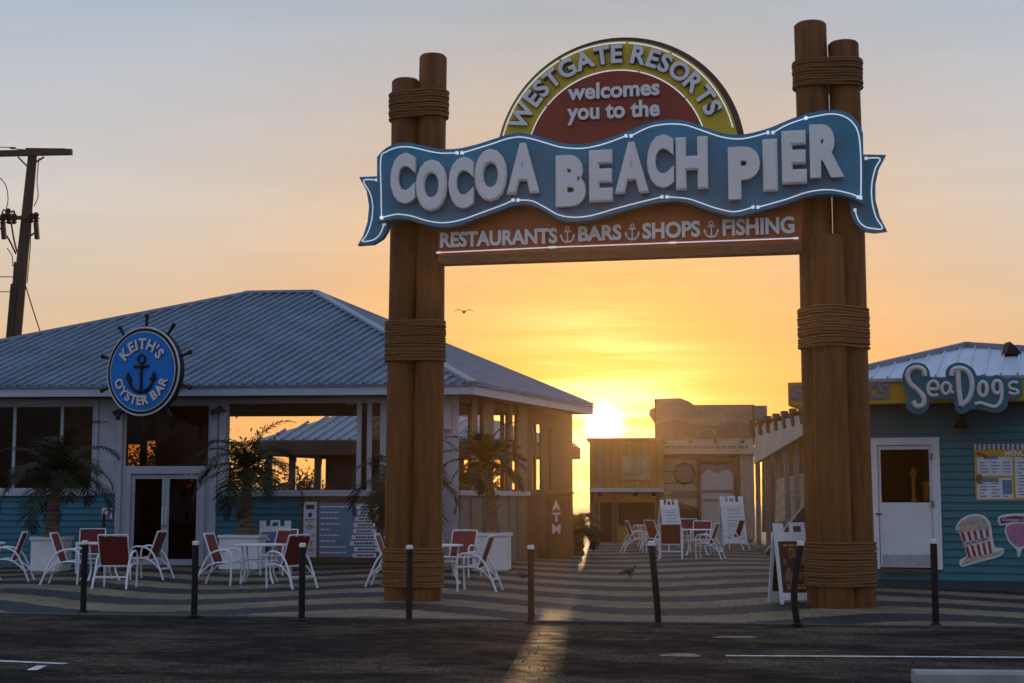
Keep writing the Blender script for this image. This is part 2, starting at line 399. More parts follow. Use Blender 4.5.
def plaza_mat():
    m = bpy.data.materials.new('wave_pavers'); m.use_nodes = True; nt = m.node_tree; N = nt.nodes; L = nt.links
    b = N['Principled BSDF']; t = N.new('ShaderNodeTexCoord'); sp = N.new('ShaderNodeSeparateXYZ'); L.new(t.outputs['Object'], sp.inputs[0])
    def M(op, a, c=None):
        n = N.new('ShaderNodeMath'); n.operation = op
        for i, v in enumerate((a, c)):
            if v is None: continue
            if isinstance(v, (int, float)): n.inputs[i].default_value = v
            else: L.new(v, n.inputs[i])
        return n.outputs[0]
    # the stripes step paver by paver: positions are snapped to the paver grid
    gx = M('MULTIPLY', M('FLOOR', M('DIVIDE', sp.outputs[0], .12)), .12); gy = M('MULTIPLY', M('FLOOR', M('DIVIDE', sp.outputs[1], .12)), .12)
    wob = M('MULTIPLY', M('SINE', M('ADD', M('MULTIPLY', gx, .85), M('MULTIPLY', gy, .14))), 1.3)
    wob2 = M('MULTIPLY', M('SINE', M('MULTIPLY', gx, .27)), .5)
    ph = M('FRACT', M('DIVIDE', M('ADD', M('ADD', gy, wob), wob2), 2.6))
    st = M('GREATER_THAN', ph, .5)
    br = N.new('ShaderNodeTexBrick'); br.inputs['Scale'].default_value = 1.0; br.inputs['Brick Width'].default_value = .24; br.inputs['Row Height'].default_value = .12
    br.inputs['Mortar Size'].default_value = .007; br.inputs['Mortar Smooth'].default_value = .3; br.inputs['Color1'].default_value = (1, 1, 1, 1); br.inputs['Color2'].default_value = (.62, .62, .62, 1); br.inputs['Mortar'].default_value = (.30, .29, .28, 1)
    br.inputs['Bias'].default_value = -.1
    L.new(t.outputs['Object'], br.inputs[0])
    mx = N.new('ShaderNodeMix'); mx.data_type = 'RGBA'; L.new(st, mx.inputs[0]); mx.inputs[6].default_value = (.040, .045, .056, 1); mx.inputs[7].default_value = (.285, .22, .135, 1)
    nz = N.new('ShaderNodeTexNoise'); nz.inputs['Scale'].default_value = .55; nz.inputs['Detail'].default_value = 8; nz.inputs['Roughness'].default_value = .7; L.new(t.outputs['Object'], nz.inputs[0])
    rp = N.new('ShaderNodeValToRGB'); rp.color_ramp.elements[0].position = .32; rp.color_ramp.elements[0].color = (.5, .5, .5, 1); rp.color_ramp.elements[1].position = .68; rp.color_ramp.elements[1].color = (1.1, 1.1, 1.1, 1); L.new(nz.outputs[0], rp.inputs[0])
    m1 = N.new('ShaderNodeMix'); m1.data_type = 'RGBA'; m1.blend_type = 'MULTIPLY'; m1.inputs[0].default_value = 1; L.new(mx.outputs[2], m1.inputs[6]); L.new(br.outputs[0], m1.inputs[7])
    m2 = N.new('ShaderNodeMix'); m2.data_type = 'RGBA'; m2.blend_type = 'MULTIPLY'; m2.inputs[0].default_value = 1; L.new(m1.outputs[2], m2.inputs[6]); L.new(rp.outputs[0], m2.inputs[7])
    L.new(m2.outputs[2], b.inputs['Base Color']); b.inputs['Roughness'].default_value = .68; b.inputs['Specular IOR Level'].default_value = .12
    bp = N.new('ShaderNodeBump'); bp.inputs['Strength'].default_value = .35; bp.inputs['Distance'].default_value = .01; L.new(br.outputs[0], bp.inputs['Height']); L.new(bp.outputs[0], b.inputs['Normal'])
    return m
def asphalt_mat():
    m = bpy.data.materials.new('worn_asphalt'); m.use_nodes = True; nt = m.node_tree; N = nt.nodes; L = nt.links
    b = N['Principled BSDF']; t = N.new('ShaderNodeTexCoord')
    def noise(s, d, r=.6, st=None):
        n = N.new('ShaderNodeTexNoise'); n.inputs['Scale'].default_value = s; n.inputs['Detail'].default_value = d; n.inputs['Roughness'].default_value = r
        if st:
            q = N.new('ShaderNodeMapping'); q.inputs['Scale'].default_value = st; L.new(t.outputs['Object'], q.inputs[0]); L.new(q.outputs[0], n.inputs[0])
        else: L.new(t.outputs['Object'], n.inputs[0])
        return n.outputs[0]
    def ramp(f, p0, c0, p1, c1):
        r = N.new('ShaderNodeValToRGB'); e = r.color_ramp.elements; e[0].position = p0; e[1].position = p1; e[0].color = (*c0, 1); e[1].color = (*c1, 1); L.new(f, r.inputs[0]); return r.outputs[0]
    def mix(f, a, c, mode='MIX'):
        n = N.new('ShaderNodeMix'); n.data_type = 'RGBA'; n.blend_type = mode
        for s, v in ((n.inputs[0], f), (n.inputs[6], a), (n.inputs[7], c)):
            if isinstance(v, (int, float)): s.default_value = v
            elif isinstance(v, tuple): s.default_value = (*v, 1)
            else: L.new(v, s)
        return n.outputs[2]
    base = ramp(noise(90, 4), .3, (.004, .004, .004), .72, (.024, .022, .021))
    dust = ramp(noise(.34, 9, .74, (1, 1.8, 1)), .46, (0, 0, 0), .64, (1, 1, 1))
    grit = ramp(noise(34, 5, .7), .42, (0, 0, 0), .64, (1, 1, 1))
    c = mix(mix(1.0, dust, grit, 'MULTIPLY'), base, (.30, .215, .14))
    c = mix(ramp(noise(.8, 6, .7, (1, .5, 1)), .58, (0, 0, 0), .72, (.7, .7, .7)), c, (.010, .010, .011))
    L.new(c, b.inputs['Base Color']); b.inputs['Specular IOR Level'].default_value = .06
    L.new(ramp(noise(3, 5), .35, (.65,) * 3, .65, (.95,) * 3), b.inputs['Roughness'])
    bp = N.new('ShaderNodeBump'); bp.inputs['Strength'].default_value = .9; bp.inputs['Distance'].default_value = .025; L.new(noise(40, 6, .75), bp.inputs['Height'])
    L.new(bp.outputs[0], b.inputs['Normal']); return m
SAND = mat('sandy_ground', (.20, .16, .11), .9, var=.3, scale=.6)
mb = MB(); mb.face([(-420, -60, -.24), (420, -60, -.24), (420, 600, -.24), (-420, 600, -.24)]); setting(mb.build('ground', SAND))
PZ = Plane(G(512, 620.5), 10.0)            # the kerb line; plaza behind it, road in front
mb = MB(); mb.box(-45, 45, .16, 34, -.2, 0)
o = setting(mb.build('plaza_paving', plaza_mat())); o.matrix_world = PZ.M
mb = MB(); mb.box(-45, 45, 34.004, 75, -.2, -.004); o = setting(mb.build('boardwalk', mat('boardwalk_planks', (.17, .13, .09), .75, var=.3, scale=2, stretch=(.2, 6, 1), bump=.2))); o.matrix_world = PZ.M
mb = MB()
for i in range(-18, 18): mb.box(i * 2.5 + .006, i * 2.5 + 2.494, -.03, .155, -.2, .004 + rnd.uniform(-.003, .003), .012)
o = setting(mb.build('kerb', mat('kerb_concrete', (.05, .045, .043), .85, var=.35, scale=5, bump=.2))); o.matrix_world = PZ.M
ROADZ = -.02
mb = MB(); mb.face([(-45, -32, ROADZ), (45, -32, ROADZ), (45, -.033, ROADZ), (-45, -.033, ROADZ)]); o = setting(mb.build('road', asphalt_mat())); o.matrix_world = PZ.M
LINEM = mat('worn_line_paint', (.62, .61, .60), .75, var=.5, scale=9, bump=.1)
def ground_strip(name, pts, m, z, t=.004):
    mb = MB(); q = [G(x, y, z) for x, y in pts]
    for a, b in zip(q, q[1:]):
        d = (b - a).normalized(); s = Vector((-d.y, d.x, 0)) * .05
        mb.face([a - s, b - s, b + s, a + s])
    return setting(mb.build(name, m))
ground_strip('road_marking', [(726, 655.5), (860, 656.2), (1060, 657.5)], LINEM, ROADZ + .004)
ground_strip('road_marking', [(-30, 659.5), (66, 663.5)], LINEM, ROADZ + .004)
ground_strip('road_marking', [(32, 670), (42, 665.5)], LINEM, ROADZ + .004)
# scattered sand and grit lying on the asphalt
def patch(cx, cy, w, h, n=26):
    mb = MB(); c = G(cx, cy, ROADZ + .003); a = G(cx + w, cy, ROADZ).x - c.x; d = G(cx, cy - h, ROADZ).y - c.y
    ring = []; ph = rnd.uniform(0, 6)
    for k in range(n):
        t = 2 * math.pi * k / n; q = 1 + .12 * math.sin(3 * t + ph) + .08 * math.sin(7 * t + 2 * ph) + rnd.uniform(-.1, .1)
        ring.append((c.x + a * q * math.cos(t), c.y + d * q * math.sin(t), ROADZ + .003))
    top = mb.v((c.x, c.y, ROADZ + .012)); rv = [mb.v(p) for p in ring]
    for k in range(n): mb.bm.faces.new((top, rv[k], rv[(k + 1) % n]))
    o = mb.build('sand_patch', mat('loose_sand', (.24, .20, .15), .9, var=.5, scale=12, bump=.5), smooth=True); o['kind'] = 'stuff'; return o
patch(681, 655, 20, 1.3); patch(735, 637, 22, .5)
mb = MB()
for k in range(420):
    p = G(rnd.uniform(-40, 1060), rnd.uniform(622, 683), ROADZ); r = rnd.uniform(.004, .010)
    m0 = Matrix.Translation((p.x, p.y, ROADZ + r * .4)) @ Matrix.Rotation(rnd.uniform(0, 6), 4, 'Z') @ Matrix.Diagonal((r * rnd.uniform(.8, 1.6), r, r * .7, 1))
    bmesh.ops.create_icosphere(mb.bm, subdivisions=1, radius=1, matrix=m0)
o = mb.build('gravel', mat('grit_stone', (.07, .063, .056), .85, var=.5, scale=20)); o['kind'] = 'stuff'
# wheel stop at the lower right
p = G(993, 682.5, ROADZ)
mb = MB(); w = .98
prof = [(-.10, 0), (-.10, .085), (-.075, .11), (.075, .11), (.10, .085), (.10, 0)]
a = [mb.v((-w, y, z)) for y, z in prof]; b = [mb.v((w, y, z)) for y, z in prof]
mb.bm.faces.new(a); mb.bm.faces.new(b[::-1])
for i in range(6): mb.bm.faces.new((a[i], b[i], b[(i + 1) % 6], a[(i + 1) % 6]))
o = mb.build('wheel_stop', CONC); o.location = (p.x + .28, p.y - .1, ROADZ); o.rotation_euler.z = R(-4)
tag(o, 'pale concrete wheel stop lying on the dark asphalt at lower right', 'wheel stop')

# ------------------------------------------------------------------ entrance arch
a_l = G(411, 602); a_r = G(841, 607)
a_l = Vector((a_l.x, a_l.y + .25, 0)); a_r = Vector((a_r.x, a_r.y + .25, 0))
ARCH_DEG = 12.0
am = (a_l + a_r) / 2
AP = Plane(am, ARCH_DEG)
arch = thing('entrance_arch', AP.M, 'tall timber gateway with blue ribbon sign and half round yellow sun panel over the plaza', 'gateway arch')
def hull(circs, off, n=18):
    pts = [(x + (r + off) * math.cos(2 * math.pi * k / n), y + (r + off) * math.sin(2 * math.pi * k / n)) for x, y, r in circs for k in range(n)]
    pts = sorted(set((round(a, 5), round(b, 5)) for a, b in pts))
    def half(ps):
        h = []
        for p in ps:
            while len(h) > 1 and (h[-1][0] - h[-2][0]) * (p[1] - h[-2][1]) - (h[-1][1] - h[-2][1]) * (p[0] - h[-2][0]) <= 0: h.pop()
            h.append(p)
        return h[:-1]
    return half(pts) + half(pts[::-1])
def log(u, dn, r, z1, tilt=0.0):
    mb = MB(AP.M); n = 26; rings = []; k = 14; ph = rnd.uniform(0, 6)
    for i in range(k + 1):
        z = z1 * i / k; rr = r * (1.02 - .06 * i / k)
        rings.append([mb.v((u + tilt * z + (rr + .006 * math.sin(3 * a + ph + z)) * math.cos(a), dn + (rr + .006 * math.sin(3 * a + ph + z)) * math.sin(a), z)) for a in (2 * math.pi * j / n for j in range(n))])
    for A, B in zip(rings, rings[1:]):
        for j in range(n): mb.bm.faces.new((A[j], A[(j + 1) % n], B[(j + 1) % n], B[j]))
    mid = [mb.v((u + tilt * z1 + (v.co - Vector((0, 0, 0))).x * 0 + r * .84 * math.cos(2 * math.pi * j / n), dn + r * .84 * math.sin(2 * math.pi * j / n), z1 + .035)) for j, v in enumerate(rings[-1])]
    for j in range(n): mb.bm.faces.new((rings[-1][j], rings[-1][(j + 1) % n], mid[(j + 1) % n], mid[j]))
    mb.bm.faces.new(mid); mb.bm.faces.new(rings[0][::-1])
    return mb.build('log', LOGM, arch, smooth=True)
def wrap(circs, z0, z1, r=.023):
    mb = MB(AP.M); h = hull(circs, r * .9); n = max(3, round((z1 - z0) / (r * 1.85)))
    for i in range(n):
        z = z0 + (i + .5) * (z1 - z0) / n; t = rnd.uniform(-.02, .02); t2 = rnd.uniform(-.02, .02); o = rnd.uniform(-.008, .012)
        cx = sum(p[0] for p in h) / len(h); cy = sum(p[1] for p in h) / len(h)
        mb.tube([(cx + (p[0] - cx) * (1 + o), cy + (p[1] - cy) * (1 + o), z + t * (p[0] - cx) + t2 * (p[1] - cy)) for p in h], r * rnd.uniform(.9, 1.12), 7, closed=True)
    return mb.build('rope_wrap', ROPE, arch, smooth=True)
def col(px0, px1, py):
    u0 = AP.at(px0, py)[0]; u1 = AP.at(px1, py)[0]; return (u0 + u1) / 2, (u1 - u0) / 2
LC = [(*col(388, 414, 500), 'l'), (*col(414, 441, 500), 'r')]
u0, r0 = col(385, 413.5, 500); u1, r1 = col(413, 441.5, 500)
zt0 = AP.at(404, 82)[1]; zt1 = AP.at(433, 58)[1]
log(u0, .03, r0, zt0, .006); log(u1, 0, r1, zt1, .006); log((u0 + u1) / 2, .36, r1, AP.at(420, 140, .36)[1])
cl_ = [(u0, .03, r0), (u1, 0, r1), ((u0 + u1) / 2, .36, r1)]
wrap([(u0 + .045, .03, r0), (u1 + .045, 0, r1)], AP.at(420, 120)[1], AP.at(420, 93)[1]); wrap([(c[0] + .012, c[1], c[2]) for c in cl_], AP.at(412, 362)[1], AP.at(412, 321)[1]); wrap(cl_, AP.at(412, 587)[1], AP.at(412, 548)[1])
v0, s0 = col(805, 840, 500); v1, s1 = col(839.5, 873, 500); vc, sc_ = col(815, 853, 500)
log(v0, 0, s0, AP.at(811, 26)[1], -.003); log(v1, .05, s1, AP.at(846, 44)[1], -.003); log(vc, -.27, .25, AP.at(833, 238, -.27)[1], -.004)
cr_ = [(v0, 0, s0), (v1, .05, s1), (vc, -.27, .25)]
wrap([(v0 - .023, 0, s0), (v1 - .023, .05, s1)], AP.at(829, 89)[1], AP.at(829, 61)[1]); wrap([(c[0] - .02, c[1], c[2]) for c in cr_], AP.at(836, 348, -.2)[1], AP.at(836, 307, -.2)[1]); wrap(cr_, AP.at(840, 587, -.2)[1], AP.at(840, 542, -.2)[1])

FO = -.62                                               # front face of the ribbon, ahead of the logs
top_px = [(377, 157), (384, 149.5), (393, 144.5), (402, 142.5), (412, 143), (425, 146), (440, 148.8), (457, 148.6), (475, 144.8), (492, 139.5), (506, 134.8), (519, 132.7), (532, 134.6), (548, 139.3), (562, 143), (583, 144), (604, 139.6), (626, 131.6), (649, 122.9), (667, 119.8), (685, 120.7), (703, 126.5), (723, 133), (743, 134.4), (768, 128.3), (787, 120.5), (806, 113.8), (829, 109.8), (845, 112), (857, 120.7), (863, 133)]
bot_px = [(864.5, 204), (857, 200), (845, 196), (829.6, 194), (808, 196.3), (786, 203.7), (758, 211.5), (735, 216), (718, 213), (702.5, 207.8), (687, 202.8), (667, 201.2), (642, 206), (616, 212.8), (593, 219.4), (575.5, 221.6), (559, 219.3), (545, 211.6), (532, 205.2), (518, 204.4), (502, 209.5), (481, 217.2), (461, 224.2), (444, 227), (428, 225.3), (411.5, 220.3), (399, 218.6), (387, 220.2), (377, 222)]
def P3(pts, off): return [Vector((*AP.at(x, y, off), 0)) for x, y in pts]
tp = smooth_path([Vector((u, z, 0)) for u, z in AP.many(top_px, FO)], 4); bt = smooth_path([Vector((u, z, 0)) for u, z in AP.many(bot_px, FO)], 4)
mb = MB(AP.M); mb.prism([(p.x, p.y) for p in tp + bt], FO, FO + .20)
rib = mb.build('ribbon_banner', BANNER, arch)
tail_l = [(359, 177), (377, 176.2), (392, 186), (389.5, 221), (387, 231), (382, 238.5), (373, 244), (357.5, 245.2), (363, 236), (367.5, 222), (369, 206), (366.5, 191)]
tail_r = [(852, 155.5), (865, 154.4), (886, 154.8), (879, 168), (875.5, 184), (875.6, 200), (880, 217), (887, 230.8), (874, 232.4), (864, 230.8), (856.5, 225), (851.5, 215), (850, 203), (848, 180)]
for t in (tail_l, tail_r):
    mb = MB(AP.M); mb.prism(AP.many(t, FO + .24), FO + .24, FO + .36); mb.build('ribbon_tail', BANNER, arch)
def inset_path(pts, cx, cy, d):
    return pts
def neon(paths, off, name='neon_tube', r=.009, parent=None):
    mb = MB(AP.M)
    for p in paths:
        q = [(u, off - .025, z) for u, z in AP.many(p, off - .025)]
        mb.tube(smooth_path(q, 4), r, 6)
        for e in (q[0], q[-1]): mb.box(e[0] - .02, e[0] + .02, off - .05, off, e[2] - .02, e[2] + .02)
    return mb.build(name, NEON, parent or rib, smooth=True)
ti = [(x, y + 4.3) for x, y in top_px[3:-4]]; bi = [(x, y - 4.3) for x, y in bot_px[3:-2]]
def cut(p, xs):                                         # break a run where the tubes are joined
    out = [[]]
    for q in p:
        out[-1].append(q)
        if any(abs(q[0] - x) < 9 for x in xs) and len(out[-1]) > 3: out.append([(q[0] + (5 if p[-1][0] > p[0][0] else -5), q[1])])
    return [o for o in out if len(o) > 1]
neon(cut([(381.5, 218), (381, 190), (380.8, 158), (387, 151.5), (394, 148.3)] + ti, (457, 626, 768)) + cut([(806, 118.2), (829, 114), (843, 116), (853, 123), (859, 136), (861, 165), (860.8, 198)], ()) + cut([(858, 197), (850, 193.5)] + bi + [(392, 215), (382, 217.5)], (757, 518, 667)), FO)
neon([[(377, 180), (363.5, 180.5), (370, 193), (372.8, 207), (371, 223), (366, 236), (362, 241.2), (373, 240), (380, 234), (384, 224)]], FO + .24, parent=arch)
neon([[(866, 158.3), (880, 158.6), (875.5, 168), (871.8, 184), (872, 201), (876, 217), (882.5, 228.3), (873, 228.6), (865, 226.6), (858.5, 220.5), (855, 210)]], FO + .24, parent=arch)
LET = [('C', 392.7, 417.3, 154.3, 205.7), ('O', 417.7, 448.9, 160.6, 213.3), ('C', 450.5, 475.5, 158.4, 210.6), ('O', 476.1, 508.3, 150, 203.3), ('A', 508.3, 540.7, 144, 195.5), ('B', 557.3, 587, 156.2, 208.5), ('E', 590.3, 613.6, 151, 204), ('A', 615.7, 649.7, 143, 195.3), ('C', 648, 674.6, 136, 190), ('H', 676.6, 708.4, 138, 191.3), ('P', 728.7, 760.4, 148, 201.4), ('I', 763, 777.7, 139.5, 192.8), ('E', 782, 806.6, 131.8, 186), ('R', 809.8, 843.8, 125.5, 180)]
for ch, x0, x1, y0, y1 in LET:
    mb = MB(AP.M); a = AP.at(x0, (y0 + y1) / 2, FO); b = AP.at(x1, (y0 + y1) / 2, FO); xm = (x0 + x1) / 2
    z1 = AP.at(xm, y0 + .6, FO)[1]; z0 = AP.at(xm, y1 - .6, FO)[1]
    if ch == 'I': mb.box(a[0], b[0], FO - .09, FO + .01, z0, z1)
    else: text(mb, ch, a[0], z0, b[0], z1, FO - .04, .10, .065, shear=.0)
    bmesh.ops.remove_doubles(mb.bm, verts=mb.bm.verts[:], dist=1e-4)
    # rounded face edges like moulded plastic letters
    bmesh.ops.recalc_face_normals(mb.bm, faces=mb.bm.faces[:])
    nfront = -AP.n
    es = [e for e in mb.bm.edges if len(e.link_faces) == 2 and any(f.normal.dot(nfront) > .9 for f in e.link_faces) and any(abs(f.normal.dot(nfront)) < .3 for f in e.link_faces)]
    try: bmesh.ops.bevel(mb.bm, geom=es, offset=.022, segments=2, affect='EDGES', clamp_overlap=True)
    except Exception: pass
    mb.build('letter', LETTER, rib)
# half round sun panel behind the ribbon
SO = FO + .22
cu_, cz_ = AP.at(617.5, 160, SO); RB = cz_ * 0 + (AP.at(617.5, 37.6, SO)[1] - cz_)
def half_disc(r, y0, y1, a0=4, a1=176, name='sun_panel', m=BRONZE, parent=None, cx=None):
    mb = MB(AP.M); mb.prism([((cx or cu_) + r * math.cos(R(a)), cz_ + r * math.sin(R(a))) for a in [a0 + (a1 - a0) * k / 60 for k in range(61)]], y0, y1)
    return mb.build(name, m, parent or arch)
sunp = half_disc(RB, SO, SO + .26, cx=cu_ + .02)
half_disc(RB * .968, SO - .03, SO - .002, name='yellow_band', m=YELLOW, parent=sunp, cx=cu_ - .015)
RR = AP.at(613, 70.5, SO - .04)[1] - cz_
half_disc(RR, SO - .045, SO - .032, name='red_disc', m=RED, parent=sunp, cx=cu_ - .02)
mb = MB(AP.M)
for rr, brk, a0, a1 in ((RB * .945, (62, 118, 84), 12, 168), (RR * .995, (75, 40, 140), 14, 166)):
    edges = [a0] + sorted(brk) + [a1]
    for s, e in zip(edges, edges[1:]):
        mb.tube([(cu_ - .015 + rr * math.cos(R(s + .6 + (e - s - 1.2) * k / 14)), SO - .07, cz_ + rr * math.sin(R(s + .6 + (e - s - 1.2) * k / 14))) for k in range(15)], .009, 6)
mb.build('neon_tube', NEON, sunp, smooth=True)
rt = (AP.at(617, 55.5, SO)[1] - cz_)
for nm, m, yy, gr in (('lettering_edge', INK, SO - .036, .05), ('lettering', LETTER, SO - .062, 0)):
    mb = MB(AP.M); arc_text(mb, 'WESTGATE RESORTS', cu_ - .015, cz_, rt, .285, 160.5, 22.5, yy, .035, .03, aspect=1.0, grow=gr); mb.build(nm, m, sunp)
def slope(x0, y0, x1, y1, off):
    a = AP.at(x0, y0, off); b = AP.at(x1, y1, off); return a, b, (b[1] - a[1]) / (b[0] - a[0])
def line_text(s, x0, y0, x1, y1, ytop0, off, nm, m, par, bold=.02, depth=.02, ybox=None):
    a, b, sh = slope(x0, y0, x1, y1, off); z1 = AP.at(x0, ytop0, off)[1]
    mb = MB(AP.M); text(mb, s, a[0], a[1], b[0], z1 , off - depth / 2, depth, bold, shear=sh, ybox=ybox); return mb.build(nm, m, par)
capE = glyphs('E', .025); xh = glyphs('x', .025)
line_text('welcomes', 568, 100.4, 660, 94.8, 85.0, SO - .05, 'lettering', LETTER, sunp, .03, .03, ybox=(0, glyphs('l', .03)[4]))
line_text('you to the', 567.5, 120.3, 660, 116, 104.3, SO - .05, 'lettering', LETTER, sunp, .03, .03, ybox=(0, glyphs('h', .03)[4]))
# lower board with the list of what the pier offers
BO = FO + .26
mb = MB(AP.M); mb.prism(AP.many([(438, 262.5), (438, 205), (801, 180), (801.5, 251)], BO), BO, BO + .14); brd = mb.build('lower_board', RUST, arch)
mb = MB(AP.M); mb.prism(AP.many([(441, 264), (441, 256), (801, 243), (801.5, 252)], BO - .05), BO - .05, BO + .2); mb.build('beam', BROWN, arch)
for s, x0, y0, x1, y1, yt in (('RESTAURANTS', 440.8, 248.2, 557.6, 243.6, 233), ('BARS', 578.6, 242, 621.8, 240.2, 226.5), ('SHOPS', 642.8, 239.6, 700.5, 237.2, 223.4), ('FISHING', 722.8, 236.6, 794.6, 233.6, 219.8)):
    line_text(s, x0, y0, x1, y1, yt, BO, 'lettering', LETTER, brd, .035, .03)
def anchor(mb, cx, cz, s, y, r):
    mb.tube([(cx, y, cz - .5 * s), (cx, y, cz + .3 * s)], r, 6)
    mb.tube([(cx + .12 * s * math.cos(k * math.pi / 5), y, cz + .4 * s + .12 * s * math.sin(k * math.pi / 5)) for k in range(10)], r * .8, 6, closed=True)
    mb.tube([(cx - .24 * s, y, cz + .2 * s), (cx + .24 * s, y, cz + .2 * s)], r, 6)
    mb.tube([(cx + .42 * s * math.sin(R(a)), y, cz - .08 * s - .42 * s * math.cos(R(a))) for a in range(-75, 76, 15)], [r * (.7 + .5 * math.cos(R(a))) for a in range(-75, 76, 15)], 6)
    for q in (-1, 1):
        mb.prism([(cx + q * .50 * s, cz - .15 * s), (cx + q * .29 * s, cz - .20 * s), (cx + q * .44 * s, cz + .05 * s)][::q], y - r, y + r)
for x, y in ((567.7, 234.8), (632.4, 232.2), (711.4, 229.6)):
    mb = MB(AP.M); u, z = AP.at(x, y, BO); anchor(mb, u, z, .235, BO - .02, .013); mb.build('anchor_emblem', LETTER, brd, smooth=True)
def lineneon(pts):
    mb = MB(AP.M); q = [(u, BO - .06, z) for u, z in AP.many(pts, BO - .06)]
    mb.tube(q, .009, 6)
    for e in (q[0], q[-1]): mb.tube([(e[0] - .035, e[1], e[2]), (e[0] + .035, e[1], e[2])], .016, 6)
    return mb.build('neon_tube', NEON, brd, smooth=True)
lineneon([(438.5, 252.6), (551, 247.4)]); lineneon([(554, 247.2), (671, 242.8)]); lineneon([(674, 242.6), (796, 238.2)])

# ------------------------------------------------------------------ restaurant building on the left
bc = AT(457, 560, 35.0)
FP = Plane(bc, 4.6); SPn = Plane(bc, -68.7)
bar = thing('restaurant_building', FP.M, 'low teal and white restaurant with a blue grey ribbed metal hip roof and open sides', 'building')
def fu(x, y=450): return FP.at(x, y)[0]
def fz(y, x=250): return FP.at(x, y)[1]
ze = AT(473, 383.5, 34.4).z
E1 = AT(473, 383.5, 34.4); E1.z = ze
fd = -FP.u; sdv = SPn.u
E0 = E1 + fd * 17.2; E2 = E1 + sdv * 8.8; E3 = E0 + sdv * 8.8
RR_ = AT(315, 292.5, 40.4); RL_ = AT(248, 294.0, 40.6); RL_.z = RR_.z
LIFT = Vector((0, 0, .0))
faces = {'front': [E0, E1, RR_, RL_], 'right': [E1, E2, RR_], 'back': [E2, E3, RL_, RR_], 'left': [E3, E0, RL_]}
mb = MB()
for f in faces.values(): slab(mb, f, .05)
roof = mb.build('roof', ROOFM, bar)
mb = MB()
ribs(mb, faces['front'], sdv * .93 - fd * .10, .235, .10, .055)
ribs(mb, faces['right'], (RR_ - (E1 + E2) / 2), .235, .10, .055); ribs(mb, faces['left'], (RL_ - (E3 + E0) / 2), .4, .07, .04)
mb.build('roof_seam', ROOFM, bar)
mb = MB()
for p, q in ((E0, RL_), (RL_, RR_), (RR_, E1), (RR_, E2), (E3, RL_)):
    mb.bar(p + Vector((0, 0, .03)), q + Vector((0, 0, .03)), .26, .07)
mb.build('ridge_cap', mat('ridge_metal', (.24, .29, .35), .4, .4, var=.12), bar)
FASC = mat('fascia_paint', (.40, .46, .52), .5, var=.1, scale=2)
mb = MB(); ft = Vector((0, 0, -.14))
loop = [E0, E1, E2, E3]
for i in range(4): mb.bar(loop[i] + ft, loop[(i + 1) % 4] + ft, .06, .22)
mb.build('fascia', FASC, bar)
mb = MB()
for a, b in ((E0, E1), (E1, E2)): # gutter lip under the metal edge
    d = (b - a).normalized(); nrm = Vector((d.y, -d.x, 0)) * .06
    mb.bar(a + nrm + Vector((0, 0, -.035)), b + nrm + Vector((0, 0, -.035)), .05, .03)
mb.build('drip_edge', ROOFM, bar)
mb = MB(); slab(mb, [p + Vector((0, 0, -.21)) for p in loop], .03); mb.build('soffit', SOFFIT, bar)
ZT = ze - .245
# front wall
sill = fz(490); zwt = fz(403.5)
UL = fu(-215)
LW = (UL + .3, fu(93.5), sill, zwt); DW = (fu(123.5), fu(210), fz(468), zwt); DR = (fu(131), fu(202.5), 0.0, fz(474.5)); OW = (fu(227.5), fu(384), sill, zwt)
holes = [LW, DW, DR, OW]
mb = MB(FP.M); wall(mb, UL, 0, 0, ZT, holes, 0, .16); mb.build('front_wall', W_TRIM, bar)
mb = MB(FP.M); siding(mb, UL, fu(122), 0.02, sill - .06, [], -.002, .15, .034); siding(mb, fu(211.5), fu(439), .02, sill - .06, [], -.002, .15, .034); mb.build('siding', TEAL, bar)
mb = MB(FP.M); mb.box(UL, 0, -.035, -.003, zwt + .10, ZT - .01); mb.build('header_board', mat('header_shade', (.30, .24, .19), .6, var=.15), bar)  # brown of the soffit's shade put into the board colour
def trims(parts, name='window_trim', m=W_TRIM):
    for a, b, c, d, y0, y1 in parts:
        mb = MB(FP.M); mb.box(a, b, y0, y1, c, d, .006); mb.build(name, m, bar)
trims([(UL, fu(97), sill - .14, sill - .01, -.11, .0), (fu(224.5), fu(439), sill - .15, sill - .01, -.13, .0)], 'sill')
trims([(fu(211), fu(217.5), 0.01, zwt + .1, -.05, 0), (fu(219.5), fu(226.5), sill, zwt + .1, -.07, 0), (fu(94), fu(98), sill, zwt + .1, -.05, 0), (fu(117), fu(122.5), .01, zwt + .1, -.05, 0), (fu(440), fu(445), .01, ZT, -.04, 0), (fu(452), 0.03, .01, ZT, -.05, .02)], 'corner_board')
def window(hole, bars, y=.06, frame=.05, m=GLASS, rails=()):
    mb = MB(FP.M); a, b, c, d = hole
    mb.box(a, a + frame, y - .04, y + .04, c, d); mb.box(b - frame, b, y - .04, y + .04, c, d); mb.box(a + frame, b - frame, y - .04, y + .04, c, c + frame); mb.box(a + frame, b - frame, y - .04, y + .04, d - frame, d)
    for u in bars: mb.box(u - frame * .7, u + frame * .7, y - .05, y + .05, c + frame, d - frame)
    for z in rails: mb.box(a + frame, b - frame, y - .03, y + .03, z - .02, z + .02)
    w = mb.build('window', W_TRIM, bar)
    g = MB(FP.M); g.box(a + frame * .5, b - frame * .5, y - .008, y + .008, c + frame * .5, d - frame * .5); g.build('pane', m, w); return w
window(LW, [fu(13.5), fu(61), fu(-40), fu(-95), fu(-150)]); window(DW, [])
for x in (358.5, 369, 382):
    mb = MB(FP.M); mb.box(fu(x) - .055, fu(x) + .055, .03, .12, sill, zwt); fo = mb.build('folding_window', W_TRIM, bar)
